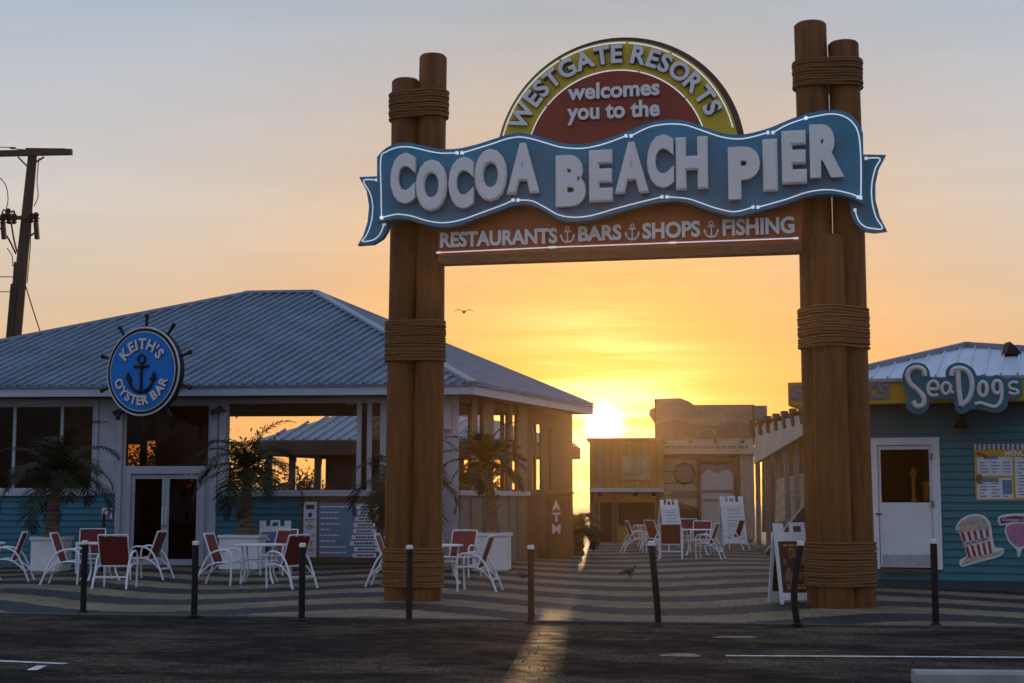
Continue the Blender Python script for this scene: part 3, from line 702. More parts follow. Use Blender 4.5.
g = MB(FP.M); g.box(fu(359.5), fu(382), .07, .08, sill, zwt); g.build('pane', GLASS, fo)
# double door
d0, d1, _, dz = DR; dm = (d0 + d1) / 2
mb = MB(FP.M); mb.box(d0 - .09, d0 + .03, -.05, .1, 0, dz + .02); mb.box(d1 - .03, d1 + .09, -.05, .1, 0, dz + .02); mb.box(d0 - .09, d1 + .09, -.06, .1, dz + .021, dz + .12); mb.build('door_frame', W_TRIM, bar)
for a, b in ((d0 + .035, dm - .004), (dm + .004, d1 - .035)):
    mb = MB(FP.M); f = .085
    mb.box(a, a + f, .0, .05, .02, dz - .01); mb.box(b - f, b, .0, .05, .02, dz - .01); mb.box(a + f, b - f, .0, .05, .02, .16); mb.box(a + f, b - f, .0, .05, dz - .1, dz - .01)
    dr = mb.build('door', W_TRIM, bar)
    g = MB(FP.M); g.box(a + f * .6, b - f * .6, .02, .03, .1, dz - .06); g.build('pane', DGLASS, dr)
    hx = b - f / 2 if a < dm - .1 else a + f / 2
    g = MB(FP.M); g.tube([(hx, 0, .95), (hx, -.07, .97), (hx, -.08, 1.15), (hx, -.07, 1.33), (hx, 0, 1.35)], .016, 6); g.build('handle', W_PAINT, dr, smooth=True)
# floodlights on the posts
for x, y in ((125, 412), (222, 411)):
    mb = MB(FP.M); u, z = FP.at(x, y); mb.tube([(u + .1, -.05, z), (u + .02, -.16, z + .02)], .03, 6); mb.bar((u + .04, -.14, z + .05), (u - .16, -.3, z - .05), .14, .12); mb.build('floodlight', BLACKM, bar)
# side wall
def su(x, y=460): return SPn.at(x, y)[0]
def sz(y, x): return SPn.at(x, y)[1]
SL = 8.3
ssill = sill
hs = []
for x0, x1, yt in ((457.5, 469.5, 403), (476, 481.5, 407), (492.5, 507, 410), (511.5, 516, 414), (532.5, 541, 424), (548.5, 551.5, 428)):
    hs.append((su(x0), su(x1), ssill, sz(yt, (x0 + x1) / 2)))
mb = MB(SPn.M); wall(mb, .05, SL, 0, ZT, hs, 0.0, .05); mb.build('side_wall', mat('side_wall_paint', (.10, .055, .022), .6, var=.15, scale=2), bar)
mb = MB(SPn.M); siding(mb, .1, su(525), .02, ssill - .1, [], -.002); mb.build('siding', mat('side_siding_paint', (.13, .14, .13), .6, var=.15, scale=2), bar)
mb = MB(SPn.M)
mb.box(-.03, su(526), -.13, -.001, ssill - .13, ssill - .01, .006); mb.build('sill', W_TRIM, bar)
for x0, x1 in ((469.8, 475.6), (482, 492), (508, 511), (516.5, 525.5)):
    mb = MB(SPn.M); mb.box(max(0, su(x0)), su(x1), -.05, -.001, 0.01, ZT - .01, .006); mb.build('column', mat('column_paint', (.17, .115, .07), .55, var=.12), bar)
mb = MB(SPn.M)
for x in (536.7,): mb.box(su(x) - .05, su(x) + .05, .02, .10, ssill, ZT - .3)
mb.box(su(533), su(541), .03, .09, sz(452, 537) - .1, sz(446, 537)); mb.build('mullion', BROWN, bar)
mb = MB(SPn.M); u, z = SPn.at(447, 418, 0)
mb2 = MB(FP.M); u, z = FP.at(447.5, 417); mb2.box(u - .1, u + .1, -.14, -.041, z - .3, z + .3, .01); mb2.build('electrical_box', W_TRIM, bar)
mb.bm.free()
# interior: floor, ceiling, rear wall with open bays, a dividing wall added so the left windows stay dark
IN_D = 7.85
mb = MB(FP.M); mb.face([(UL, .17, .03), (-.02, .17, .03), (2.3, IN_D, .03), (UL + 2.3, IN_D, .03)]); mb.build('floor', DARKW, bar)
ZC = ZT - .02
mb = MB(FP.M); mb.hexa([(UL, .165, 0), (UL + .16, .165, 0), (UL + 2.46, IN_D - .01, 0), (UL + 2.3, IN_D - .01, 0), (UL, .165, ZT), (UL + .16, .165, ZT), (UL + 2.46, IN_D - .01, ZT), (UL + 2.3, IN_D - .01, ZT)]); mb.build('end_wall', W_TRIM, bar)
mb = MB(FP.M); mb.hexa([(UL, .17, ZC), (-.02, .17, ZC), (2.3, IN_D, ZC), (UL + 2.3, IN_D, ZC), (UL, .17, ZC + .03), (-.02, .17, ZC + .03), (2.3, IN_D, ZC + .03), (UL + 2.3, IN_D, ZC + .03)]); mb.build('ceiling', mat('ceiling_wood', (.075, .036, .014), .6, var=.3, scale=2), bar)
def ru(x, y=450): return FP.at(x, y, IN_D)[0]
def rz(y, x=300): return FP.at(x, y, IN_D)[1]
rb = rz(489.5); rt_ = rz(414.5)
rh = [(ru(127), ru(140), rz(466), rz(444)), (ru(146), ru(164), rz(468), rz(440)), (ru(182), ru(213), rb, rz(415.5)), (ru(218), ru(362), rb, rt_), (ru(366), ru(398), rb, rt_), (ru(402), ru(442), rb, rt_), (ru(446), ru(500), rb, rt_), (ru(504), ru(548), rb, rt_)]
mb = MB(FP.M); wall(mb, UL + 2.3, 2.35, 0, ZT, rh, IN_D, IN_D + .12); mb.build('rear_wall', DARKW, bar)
mb = MB(FP.M); mb.box(fu(58) - .05, fu(58) + .05, .18, 4.4, .04, ZC - .01); mb.box(UL + .2, fu(58) - .06, 4.2, 4.3, .04, ZC - .01); mb.build('added_partition', mat('panel_wood', (.085, .042, .018), .5, var=.4, scale=1.4, stretch=(3, 1, .5)), bar)
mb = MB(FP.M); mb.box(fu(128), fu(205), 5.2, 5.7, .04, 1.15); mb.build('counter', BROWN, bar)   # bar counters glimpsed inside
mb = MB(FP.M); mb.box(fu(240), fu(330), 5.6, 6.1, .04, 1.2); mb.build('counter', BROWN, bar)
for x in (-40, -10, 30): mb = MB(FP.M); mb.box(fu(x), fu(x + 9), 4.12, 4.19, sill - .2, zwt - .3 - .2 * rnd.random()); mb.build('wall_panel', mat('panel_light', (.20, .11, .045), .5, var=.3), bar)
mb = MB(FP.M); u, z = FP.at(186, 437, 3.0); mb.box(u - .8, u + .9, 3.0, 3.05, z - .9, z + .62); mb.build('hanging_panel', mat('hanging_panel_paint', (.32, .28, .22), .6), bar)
for px in (252, 350): mb = MB(FP.M); u, z = FP.at(px, 404, .8); mb.lathe([(.02, .1), (.07, .06), (.10, 0), (.085, -.01)], (u, .8, z), 10); mb.build('downlight', W_TRIM, bar)

# ship's wheel sign
kp = AT(143.5, 371, 33.3); KS = Plane(kp, 24)
ksg = thing('wheel_sign', KS.M @ Matrix.Translation((0, 0, 0)), "round blue ship's wheel sign with white lettering and black anchor on the restaurant eave", 'sign')
cx, cz = KS.at(142.4, 371.3); RK = 1.0
mb = MB(KS.M); mb.disc(cx, cz, RK, .03, .20, 56); mb.build('drum', BLACK, ksg, smooth=True)
mb = MB(KS.M); mb.tube([(cx + RK * .985 * math.cos(2 * math.pi * k / 56), .02, cz + RK * .985 * math.sin(2 * math.pi * k / 56)) for k in range(56)], .022, 6, closed=True); mb.tube([(cx + RK * .89 * math.cos(2 * math.pi * k / 56), .0, cz + RK * .89 * math.sin(2 * math.pi * k / 56)) for k in range(56)], .014, 6, closed=True); mb.build('rim_line', mat('rim_grey', (.55, .57, .60), .4, .2), ksg, smooth=True)
mb = MB(KS.M); mb.disc(cx, cz, RK * .96, .0, .029, 56); mb.build('rim', BLACK, ksg)
mb = MB(KS.M); mb.disc(cx, cz, RK * .87, -.02, -.001, 56); dsc = mb.build('disc', KBLUE, ksg)
for k in range(10):
    a = R(90 + 36 * k); c_, s_ = math.cos(a), math.sin(a); mb = MB(KS.M)
    mb.tube([(cx + q * c_, .11, cz + q * s_) for q in (RK * .97, RK * 1.04, RK * 1.08, RK * 1.2, RK * 1.29, RK * 1.31)], [.028, .03, .035, .036, .058, .03], 8); mb.build('spoke_handle', BLACK, ksg, smooth=True)
for nm, m, yy, gr in (('lettering_edge', INK, -.021, .045), ('lettering', CREAM, -.036, .0)):
    mb = MB(KS.M); arc_text(mb, "KEITH'S", cx, cz, .615, .25, 151, 29, yy, .016, .03, grow=gr)
    arc_text(mb, 'OYSTER BAR', cx, cz, .655, .215, 194, 346, yy, .016, .03, inward=True, grow=gr); mb.build(nm, m, dsc)
mb = MB(KS.M); anchor(mb, cx, cz - .06, .82, -.035, .035); mb.build('anchor_emblem', BLACK, dsc, smooth=True)
mb = MB(KS.M)
for dz in (-.3, .3): mb.tube([(cx + .1, .19, cz + dz), (cx + .35, .75, cz + dz)], .035, 6)
mb.build('bracket', BLACKM, ksg)

# small notice on the siding
u, z = FP.at(107.6, 513.5)
ns = thing('notice_sign', FP.shift(u, -.04, z - .13), 'small white square notice with a red ring on the siding left of the double door', 'sign')
mb = MB(FP.M); mb.box(u - .125, u + .125, -.045, -.026, z - .13, z + .13, .004); mb.build('plate', PLAQUE, ns)
mb = MB(FP.M); mb.tube([(u + .075 * math.cos(2 * math.pi * k / 20), -.048, z + .02 + .075 * math.sin(2 * math.pi * k / 20)) for k in range(20)], .016, 5, closed=True); mb.build('ring', mat('notice_red', (.35, .03, .03), .5), ns)
mb = MB(FP.M); mb.box(u - .09, u + .09, -.048, -.0455, z - .115, z - .09); mb.build('print', INK, ns)
g = G(108.5, 571)
mb = MB(); mb.tube([(0, 0, 0), (0, 0, 1.22)], .035, 8); mb.tube([(0, 0, 1.22), (0, 0, 1.25)], [.05, .03], 8); o = mb.build('short_post', BLACKM, smooth=True); o.location = (g.x, g.y - .5, 0)
tag(o, 'thin dark stub post below the red ring notice, left of the double door', 'post')

# the menu boards to the left of the arch pillar
u0, z0 = FP.at(301.5, 563); u1, z1 = FP.at(384, 496.5)
mbd = thing('menu_board', FP.shift((u0 + u1) / 2, -.1, z0), 'wide menu board in a brown frame, blue list between a white strip and stacked plaques', 'menu board')
mb = MB(FP.M); mb.box(u0, u1, -.09, -.03, z0, z1, .008); mb.build('backing', BROWN, mbd)
a, b = FP.at(304, 557), FP.at(317.8, 502)
mb = MB(FP.M); mb.box(a[0], b[0], -.106, -.091, a[1], b[1], .003); wb = mb.build('white_strip', PLAQUE, mbd)
mb = MB(FP.M)
um = (a[0] + b[0]) / 2
mb.box(um - .1, um + .1, -.109, -.107, b[1] - .17, b[1] - .06); mb.disc(um, b[1] - .30, .055, -.109, -.107, 16)
for k, w_ in enumerate((.13, .11, .12, .09, .12)):
    z = b[1] - .42 - k * .17; mb.box(um - w_, um + w_, -.109, -.107, z, z + .018); mb.box(um - w_ * .7, um + w_ * .7, -.109, -.107, z - .045, z - .03)
mb.build('print', INK, wb)
mb = MB(FP.M)
for q in (.52, .98): mb.prism([(um - .09, b[1] - q - .02), (um + .09, b[1] - q - .02), (um + .05, b[1] - q - .05), (um - .05, b[1] - q - .05)], -.111, -.1095); mb.prism([(um - .03, b[1] - q - .019), (um + .03, b[1] - q - .019), (um, b[1] - q + .05)], -.111, -.1095)
mb.build('emblem', GOLD, wb)
a, b = FP.at(319, 557), FP.at(352.5, 503)
mb = MB(FP.M); mb.box(a[0], FP.at(378, 500)[0], -.104, -.091, a[1], b[1], .003); bl = mb.build('blue_panel', BOARDBLUE, mbd)
mb = MB(FP.M)
for k in range(9):
    z = b[1] - .10 - k * (b[1] - a[1] - .14) / 8.4; x = a[0] + .05; L_ = (.64, .43, .42, .45, .22, .42, .34, .58, .60)[k]
    while x < a[0] + .05 + L_:
        w_ = rnd.uniform(.05, .12); mb.box(x, min(x + w_, a[0] + .06 + L_), -.1065, -.1045, z, z + .030); x += w_ + .02
mb.build('print', W_PAINT, bl)
for k in range(9):
    x0 = (357.5, 358, 356, 354.5, 354, 352.5, 351, 354.8, 353.6)[k]; x1 = (379.5, 376.5, 379, 376, 377, 379, 378.5, 379.5, 377)[k]
    yy = 504.5 + k * 6.05
    a2, b2 = FP.at(x0, yy + 4.6), FP.at(x1, yy)
    mb = MB(FP.M); mb.box(a2[0], b2[0], -.135, -.1065, a2[1], b2[1], .004); pq = mb.build('plaque', PLAQUE, mbd)
    mb = MB(FP.M); x = a2[0] + .1; zc = (a2[1] + b2[1]) / 2
    while x < b2[0] - .1:
        w_ = rnd.uniform(.03, .07); mb.box(x, x + w_, -.138, -.1355, zc - .022, zc + .022); x += w_ + .014
    mb.build('print', INK, pq)

# pavilion with its own hip roof behind the restaurant
def pz(y, Y): return CAM_H + (HOR - y) * Y / FPX
PY = 56.0
c0 = AT(256, 440, PY); c1 = AT(516, 441, PY - 1.2); zpe = c0.z
pav = thing('pavilion', Plane(((c0.x + c1.x) / 2, PY - .6), 7).M, 'smaller pavilion with a grey metal hip roof seen through the restaurant windows', 'building')
P0 = Vector((c0.x, c0.y, zpe)); P1 = Vector((c1.x, c1.y, zpe)); bk = Vector((2.6, 7.2, 0))
q0 = AT(378, 402, PY + 4.2); q1 = AT(424, 401.5, PY + 3.6); q1.z = q0.z
mb = MB()
for f in ([P0, P1, q1, q0], [P1, P1 + bk, q1], [P1 + bk, P0 + bk, q0, q1], [P0 + bk, P0, q0]): slab(mb, f, .06)
mb.build('roof', mat('pavilion_roof_metal', (.22, .25, .29), .45, .3, var=.15), pav)
mb = MB(); ribs(mb, [P0, P1, q1, q0], Vector((.35, .93, 0)), .42, .09, .07); ribs(mb, [P1, P1 + bk, q1], q1 - (P1 + bk / 2), .42, .09, .07); mb.build('roof_seam', mat('pavilion_roof_metal', (.2, .2, .2)), pav)
mb = MB(); dn = Vector((0, 0, -.32))
for p, q in ((P0, P1), (P1, P1 + bk), (P1 + bk, P0 + bk), (P0 + bk, P0)):
    mb.bar(p + dn, q + dn, .2, .5)
mb.build('beam', DARKW, pav)
for x in (268, 292, 318, 357, 410, 452, 482, 508):
    mb = MB(); t = (AT(x, 450, PY).x - P0.x) / (P1.x - P0.x); p = P0.lerp(P1, t)
    mb.box(p.x - .13, p.x + .13, p.y - .13 + .4, p.y + .13 + .4, 0, zpe - .2); mb.build('post', DARKW, pav)
for f in (.05, .5, .95):
    mb = MB(); p = (P0 + bk).lerp(P1 + bk, f); mb.box(p.x - .13, p.x + .13, p.y - .13, p.y + .13, 0, zpe - .2); mb.build('post', DARKW, pav)
mb = MB(); a = P0.lerp(P1, .26); b = P0.lerp(P1, .75); mb.hexa([(a.x, a.y + 1, 0), (b.x, b.y + 1, 0), (b.x, b.y + 1.15, 0), (a.x, a.y + 1.15, 0), (a.x, a.y + 1, zpe - .3), (b.x, b.y + 1, zpe - .3), (b.x, b.y + 1.15, zpe - .3), (a.x, a.y + 1.15, zpe - .3)]); mb.build('wall', DARKW, pav)
mb = MB(); a = P0.lerp(P1, .02); b = P0.lerp(P1, .26); zt = pz(452, PY)
mb.box(a.x, b.x, a.y + .5, a.y + .6, zt, zpe - .3); mb.box(a.x, b.x, a.y + .5, a.y + .6, 0, 1.5); mb.build('panel', DARKW, pav)

# ------------------------------------------------------------------ snack kiosk on the right
sp_ = AT(905, 587, 2310/87.0)
SP = Plane(sp_, 20)
kio = thing('snack_kiosk', SP.M, 'teal sided snack kiosk with a yellow fascia and pale metal roof at the right edge', 'building')
def ku(x, y=480): return SP.at(x, y)[0]
def kz(y, x=905): return SP.at(x, y)[1]
KL = ku(850); KR = ku(1150); kzt = kz(404)
dL, dR = ku(873), ku(937.5); dz0, dz1 = kz(569), kz(440)
hol = [(dL, dR, dz0, dz1)]
mb = MB(SP.M); wall(mb, KL, KR, 0, kzt, hol, 0, .15); mb.box(KL, KL + .15, .151, 5.5, 0, kzt); mb.box(KR - .15, KR, .151, 5.5, 0, kzt); mb.box(KL, KR, 5.5, 5.65, 0, kzt); mb.build('wall', TEAL2, kio)
mb = MB(SP.M); siding(mb, KL, KR, .16, kzt, [(dL - .06, dR + .06, dz0 - .02, dz1 + .06)], -.002, .135, .034); mb.build('siding', TEAL2, kio)
mb = MB(SP.M); mb.box(KL, KR, -.03, -.003, .0, .155); mb.build('base_board', mat('base_dark', (.03, .05, .06), .7), kio)
mb = MB(SP.M); f = .09
mb.box(dL - .05, dL + f, -.05, .08, dz0, dz1 + .04); mb.box(dR - f, dR + .05, -.05, .08, dz0, dz1 + .04); mb.box(dL + f, dR - f, -.05, .08, dz1 - f, dz1 + .04); mb.build('door_frame', W_PAINT, kio)
mb = MB(SP.M); a, b = dL + f + .01, dR - f - .01; c, d = dz0 + .03, dz1 - f - .01
wz0, wz1 = kz(502.5), kz(449.5); wa, wb = ku(881), ku(929.5)
wall(mb, a, b, c, d, [(wa, wb, wz0, wz1)], .0, .045); drk = mb.build('door', W_PAINT, kio)
mb = MB(SP.M); mb.box(wa, wb, .018, .026, wz0, wz1); mb.build('pane', KGLASS, drk)
for z in (dz0 + .25, (dz0 + dz1) / 2, dz1 - .3): mb = MB(SP.M); mb.box(dR - f - .03, dR - f + .03, -.065, -.051, z - .06, z + .06, .003); mb.build('hinge', mat('hinge_grey', (.25, .25, .26), .4, .7), kio)
mb = MB(SP.M); mb.box(a + .03, b - .03, -.006, -.001, c + .02, c + .22); mb.build('kick_plate', mat('kick_grey', (.45, .45, .46), .45, .3, var=.25, scale=8), drk)
mb = MB(SP.M); u, z = SP.at(876.5, 514); mb.box(u - .035, u + .035, -.022, -.001, z - .05, z + .05, .004); mb.tube([(u, -.02, z), (u, -.07, z), (u + .10, -.07, z)], .014, 6)
mb.build('handle', BLACKM, drk, smooth=True)
mb = MB(SP.M); u, z = SP.at(876, 500); mb.box(u - .06, u + .03, -.03, -.001, z - .13, z + .15, .005); mb.build('lock_box', mat('lock_grey', (.3, .3, .31), .4, .5), drk)
mb = MB(SP.M); mb.box(a, b, -.18, -.055, dz0 - .05, dz0 - .003); mb.build('threshold', BROWN, kio)
mb = MB(SP.M); mb.face([(KL + .16, .16, .05), (KR - .16, .16, .05), (KR - .16, 5.4, .05), (KL + .16, 5.4, .05)]); mb.build('floor', DARKW, kio)
mb = MB(SP.M); mb.box(wa - .3, wb + .3, .3, .7, .06, wz0 + .02); mb.box(wa - .4, wb + .5, 1.9, 1.95, 1.0, kzt - .1); mb.build('counter', mat('counter_dark', (.04, .025, .02), .5), kio)
mb = MB(SP.M); u, z = SP.at(914, 502, .4); z = wz0 + .02; mb.lathe([(.06, 0), (.05, .03), (.035, .06), (.035, .42), (.055, .45), (.055, .55), (.03, .6)], (u, .4, z), 12); mb.tube([(u, .4, z + .4), (u, .28, z + .38), (u, .26, z + .3)], .02, 6)
mb.lathe([(.09, 0), (.10, .02), (.10, .28), (.12, .3), (.12, .34), (.03, .36)], (u + .26, .42, z), 12); mb.build('brass_tap', mat('brass', (.75, .42, .07), .35, .3), kio, smooth=True)
# yellow fascia band, running past the left end of the wall
BND = -.55
bl0 = SP.at(788, 395, BND)[0]; bz0 = SP.at(905, 403.3, BND)[1]; bz1 = SP.at(905, 379.4, BND)[1]
mb = MB(SP.M); mb.box(bl0, KR + .3, BND, BND + .08, bz0, bz1, .006); mb.box(bl0, bl0 + .08, BND + .081, 5.9, bz0, bz1); band_ = mb.build('fascia_band', GOLD, kio)
mb = MB(SP.M); text(mb, 'SNACKS', SP.at(790.5, 400, BND)[0], SP.at(890, 399, BND)[1], SP.at(890.5, 400, BND)[0], SP.at(890, 382.5, BND)[1], BND - .001, .035, .06); mb.build('lettering', PURPLE, band_)
mb = MB(SP.M); mb.box(bl0 + .09, KR + .2, BND + .09, -.04, bz0 + .05, bz0 + .1); mb.build('soffit', DARKW, kio)
zr = bz1 + .02
r0 = SP.M @ Vector((bl0 - .05, BND - .06, zr)); r1 = SP.M @ Vector((KR + 1.2, BND - .06, zr)); rbk = SP.n * 7.2
ap0 = AT(966, 346.5, 26.2 + 2.4); a_u = (ap0 - SP.p).dot(SP.u)
# roof apex kept midway along the front eave so that both hips fall alike
apx = Vector((ap0.x, ap0.y, ap0.z)); ap2 = apx + SP.n * 2.2
r0 = SP.M @ Vector((a_u - 2.35, BND - .06, zr)); r1 = SP.M @ Vector((a_u + 5.2, BND - .06, zr))
mb = MB()
for fcs in ([r0, r1, apx], [r1, r1 + rbk, ap2, apx], [r1 + rbk, r0 + rbk, ap2], [r0 + rbk, r0, apx, ap2]): slab(mb, fcs, .06)
mb.build('roof', ROOFW, kio)
mb = MB(); ribs(mb, [r0, r1, apx], SP.n * 3 + Vector((0, 0, 1)), .27, .035, .04, start=.1); mb.build('roof_seam', ROOFW, kio)
mb = MB()
for p in (r0, r1): mb.bar(p + Vector((0, 0, .04)), apx + Vector((0, 0, .04)), .16, .10)
mb.bar(apx + Vector((0, 0, .04)), ap2 + Vector((0, 0, .04)), .16, .1); mb.build('ridge_cap', mat('kiosk_ridge', (.23, .25, .29), .5, .3), kio)
mb = MB(); p = AT(1010, 352, 27.2); mb.prism([(p.x - .12, p.z - .05), (p.x + .16, p.z - .05), (p.x + .14, p.z), (p.x - .04, p.z + .18)], p.y - .15, p.y + .15)
o = mb.build('roof_vent', BLACK, kio)
# cut-out name sign with hand drawn letters
def cpt(x, y): return (860 + x / 6.244, 335 + y / 6.244)
ST = [([(404, 258), (398, 222), (360, 203), (318, 215), (298, 250), (312, 300), (350, 335), (388, 372), (402, 410), (388, 440), (352, 446), (332, 412)], 17),
      ([(428, 335), (485, 338), (482, 302), (455, 288), (428, 312), (426, 350), (448, 378), (488, 374)], 11),
      ([(562, 315), (540, 298), (515, 315), (514, 350), (535, 370), (558, 352), (568, 312), (566, 350), (584, 362)], 11),
      ([(612, 222), (615, 290), (622, 370), (632, 442)], 17), ([(572, 255), (582, 220), (622, 208), (668, 225), (695, 275), (698, 340), (678, 400), (634, 442)], 17),
      ([(768 + 26 * math.cos(t * .7854), 338 + 44 * math.sin(t * .7854)) for t in range(9)], 13),
      ([(856 + 26 * math.cos(t * .7854), 326 + 40 * math.sin(t * .7854)) for t in range(9)], 12), ([(882, 300), (885, 350), (880, 410), (848, 448), (800, 440), (755, 425), (718, 432)], 12),
      ([(985, 302), (958, 294), (932, 310), (942, 334), (974, 342), (988, 358), (966, 371), (928, 358)], 10)]
SGO = BND - .30
px1 = (SP.at(960, 390, SGO)[0] - SP.at(959, 390, SGO)[0]) / 6.244
ns_ = thing('cutout_sign', SP.shift(SP.at(962, 400, SGO)[0], SGO, SP.at(962, 414, SGO)[1]), 'wavy teal cut out sign with cream hand drawn letters on the yellow kiosk fascia', 'sign')
mb = MB(SP.M)
for k, (pts, r) in enumerate(ST):
    q = smooth_path([Vector((u, SGO + .06 + .002 * k, z)) for u, z in SP.many([cpt(x, y) for x, y in pts], SGO)], 3)
    mb.tube(q, (r + 24) * px1, 12, flat=.001)
mb.bm.free()
# backing outline traced round the letters
out = [(270, 235), (300, 190), (350, 172), (405, 185), (432, 225), (438, 258), (480, 265), (530, 268), (535, 225), (560, 190), (610, 172), (665, 182), (710, 215), (730, 252), (770, 248), (810, 262), (850, 248), (890, 262), (912, 280), (950, 262), (1000, 270), (1012, 310), (1012, 370), (985, 400), (925, 396), (922, 440), (885, 478), (830, 484), (770, 470), (705, 462), (660, 484), (625, 490), (598, 470), (585, 420), (582, 396), (540, 402), (500, 394), (450, 408), (432, 420), (425, 460), (390, 490), (340, 492), (298, 465), (285, 425), (298, 385), (278, 340), (264, 285)]
o2 = smooth_path([Vector((u, z, 0)) for u, z in SP.many([cpt(x, y) for x, y in out], SGO)], 4, closed=True)
mb = MB(SP.M); mb.prism([(p.x, p.y) for p in o2], SGO, SGO + .09); mb.build('backing', SIGNTEAL, ns_)
mb = MB(SP.M)
for pts, r in ST:
    q = smooth_path([Vector((u, SGO - .012, z)) for u, z in SP.many([cpt(x, y) for x, y in pts], SGO)], 4)
    mb.tube(q, r * px1, 10, flat=.9)
mb.build('lettering', CREAM, ns_, smooth=True)
mb = MB(SP.M)
for x in (-.8, .2, .9): mb.box(SP.at(962, 400, SGO)[0] + x - .03, SP.at(962, 400, SGO)[0] + x + .03, SGO + .091, BND - .001, bz0 + .15, bz0 + .21)
mb.build('bracket', BLACKM, ns_)
mb = MB(SP.M)
u, z = SP.at(961, 424, -.3); mb.tube([(u, -.1, z + .15), (u, -.3, z + .12)], .03, 6); mb.lathe([(.05, .1), (.13, -.05), (.12, -.08)], (u, -.32, z), 12); mb.build('lamp', BLACK, kio)
# menu poster
u0, z0 = SP.at(975.8, 500.5); u1, z1 = SP.at(1055, 443.5)
mp_ = thing('menu_poster', SP.shift((u0 + u1) / 2, -.04, z0), 'gold menu poster with a striped awning top and white lists on the kiosk wall', 'menu board')
mb = MB(SP.M); mb.box(u0, u1, -.045, -.026, z0, z1 - .09, .003); mb.build('backing', GOLD, mp_)
n = 34; w = (u1 - u0) / n
for m, par in ((mat('awning_white', (.6, .6, .62), .6), 0), (mat('awning_grey', (.10, .13, .17), .6), 1)):
    mb = MB(SP.M)
    for k in range(n):
        if k % 2 == par: mb.box(u0 + k * w, u0 + (k + 1) * w - .001, -.055 - .002 * par, -.026, z1 - .095, z1)
    mb.build('awning_stripe', m, mp_)
mb = MB(SP.M); a, b = SP.at(1004.8, 456), SP.at(1025.5, 450.5); text(mb, 'MENU', a[0], a[1], b[0], b[1], -.0455, .01, .02); mb.build('lettering', W_PAINT, mp_)
def pan(x0, y0, x1, y1): a, b = SP.at(x0, y1), SP.at(x1, y0); return a[0], b[0], a[1], b[1]
pans = [pan(977.5, 457, 1012.5, 476), pan(977.5, 478, 1012.5, 499), pan(1016, 457, 1051, 498)]
mb = MB(SP.M)
for q in pans: mb.box(q[0], q[1], -.052, -.046, q[2], q[3], .002)
pl = mb.build('list_panel', PLAQUE, mp_)
mb = MB(SP.M)
for a, b, c, d in pans:
    z = d - .10
    while z > c + .04:
        for k in range(3):
            x = a + .05 + k * (b - a) / 3.1; mb.box(x, x + rnd.uniform(.06, .14), -.054, -.0525, z, z + .014)
        z -= .055
mb.build('print', INK, pl)
mb = MB(SP.M)
for x0, y0, x1, y1 in ((984, 455.5, 998, 459), (980, 478, 999, 482), (1003, 480, 1012, 494), (1023, 456, 1040, 459)):
    a, b, c, d = pan(x0, y0, x1, y1); mb.box(a, b, -.057, -.0545, c, d)
mb.build('ribbon', BOARDBLUE, pl)
mb = MB(SP.M); a, b, c, d = pan(977, 453, 985, 457); mb.bar((a, -.058, d), (b + .03, -.058, c), .01, .05); mb.ball((SP.at(979.5, 479)[0], -.058, SP.at(979.5, 479)[1]), .06, .008, .09); mb.build('food_picture', mat('food_orange', (.25, .09, .03), .6), pl)
# popcorn cut-out
def dpt(x, y): return (930 + x / 4.02, 430 + y / 4.02)
pc = thing('popcorn_cutout', SP.shift(SP.at(978, 540)[0], -.04, SP.at(978, 566)[1]), 'flat cut out of a red striped popcorn tub on the teal kiosk wall', 'cutout sign')
def cut_out(pts, y0, y1, name, m, par, sm=3):
    p = [Vector((u, z, 0)) for u, z in SP.many([dpt(x, y) for x, y in pts])]
    if sm: p = smooth_path(p, sm, closed=True)
    mb = MB(SP.M); mb.prism([(q.x, q.y) for q in p], y0, y1); return mb.build(name, m, par)
pcb = cut_out([(103, 395), (125, 358), (172, 338), (220, 346), (244, 380), (252, 430), (262, 470), (292, 474), (297, 492), (270, 512), (200, 530), (128, 549), (121, 522), (150, 502), (135, 460), (118, 415)], -.04, -.026, 'backing', W_PAINT, pc)
POP = mat('popcorn', (.45, .38, .28), .7, var=.5, scale=22, bump=.6, bscale=24)
cut_out([(111, 395), (130, 364), (172, 346), (214, 353), (236, 380), (237, 398), (175, 405), (120, 412)], -.046, -.041, 'popcorn', POP, pcb)
cut_out([(132, 532), (150, 512), (200, 503), (245, 496), (287, 482), (285, 496), (200, 520), (133, 541)], -.05, -.041, 'popcorn', POP, pcb)
cut_out([(120, 412), (175, 405), (238, 398), (254, 494), (205, 504), (152, 514)], -.047, -.041, 'tub', PLAQUE, pcb, 0)
mb = MB(SP.M)
for k in range(5):
    def le(t, s): return (120 + (238 - 120) * t, 412 - 14 * t) if s == 0 else (152 + (254 - 152) * t, 514 - 20 * t)
    t0, t1 = (k * 2 + .3) / 9.6, (k * 2 + 1.3) / 9.6
    q = SP.many([dpt(*le(t0, 0)), dpt(*le(t1, 0)), dpt(*le(t1, 1)), dpt(*le(t0, 1))]); mb.prism(q, -.05, -.0475)
mb.build('stripe', mat('tub_red', (.33, .02, .02), .5), pcb)
cut_out([(140, 448), (190, 440), (238, 428), (241, 445), (190, 460), (144, 470)], -.054, -.0505, 'name_tag', W_PAINT, pcb, 0)
mb = MB(SP.M); a, b = SP.at(*dpt(148, 466)), SP.at(*dpt(234, 444)); text(mb, 'POPCORN', a[0], a[1], b[0], SP.at(*dpt(148, 451))[1], -.0545, .004, .03, shear=(b[1] - a[1]) / (b[0] - a[0]) * 1.0); mb.build('lettering', INK, pcb)
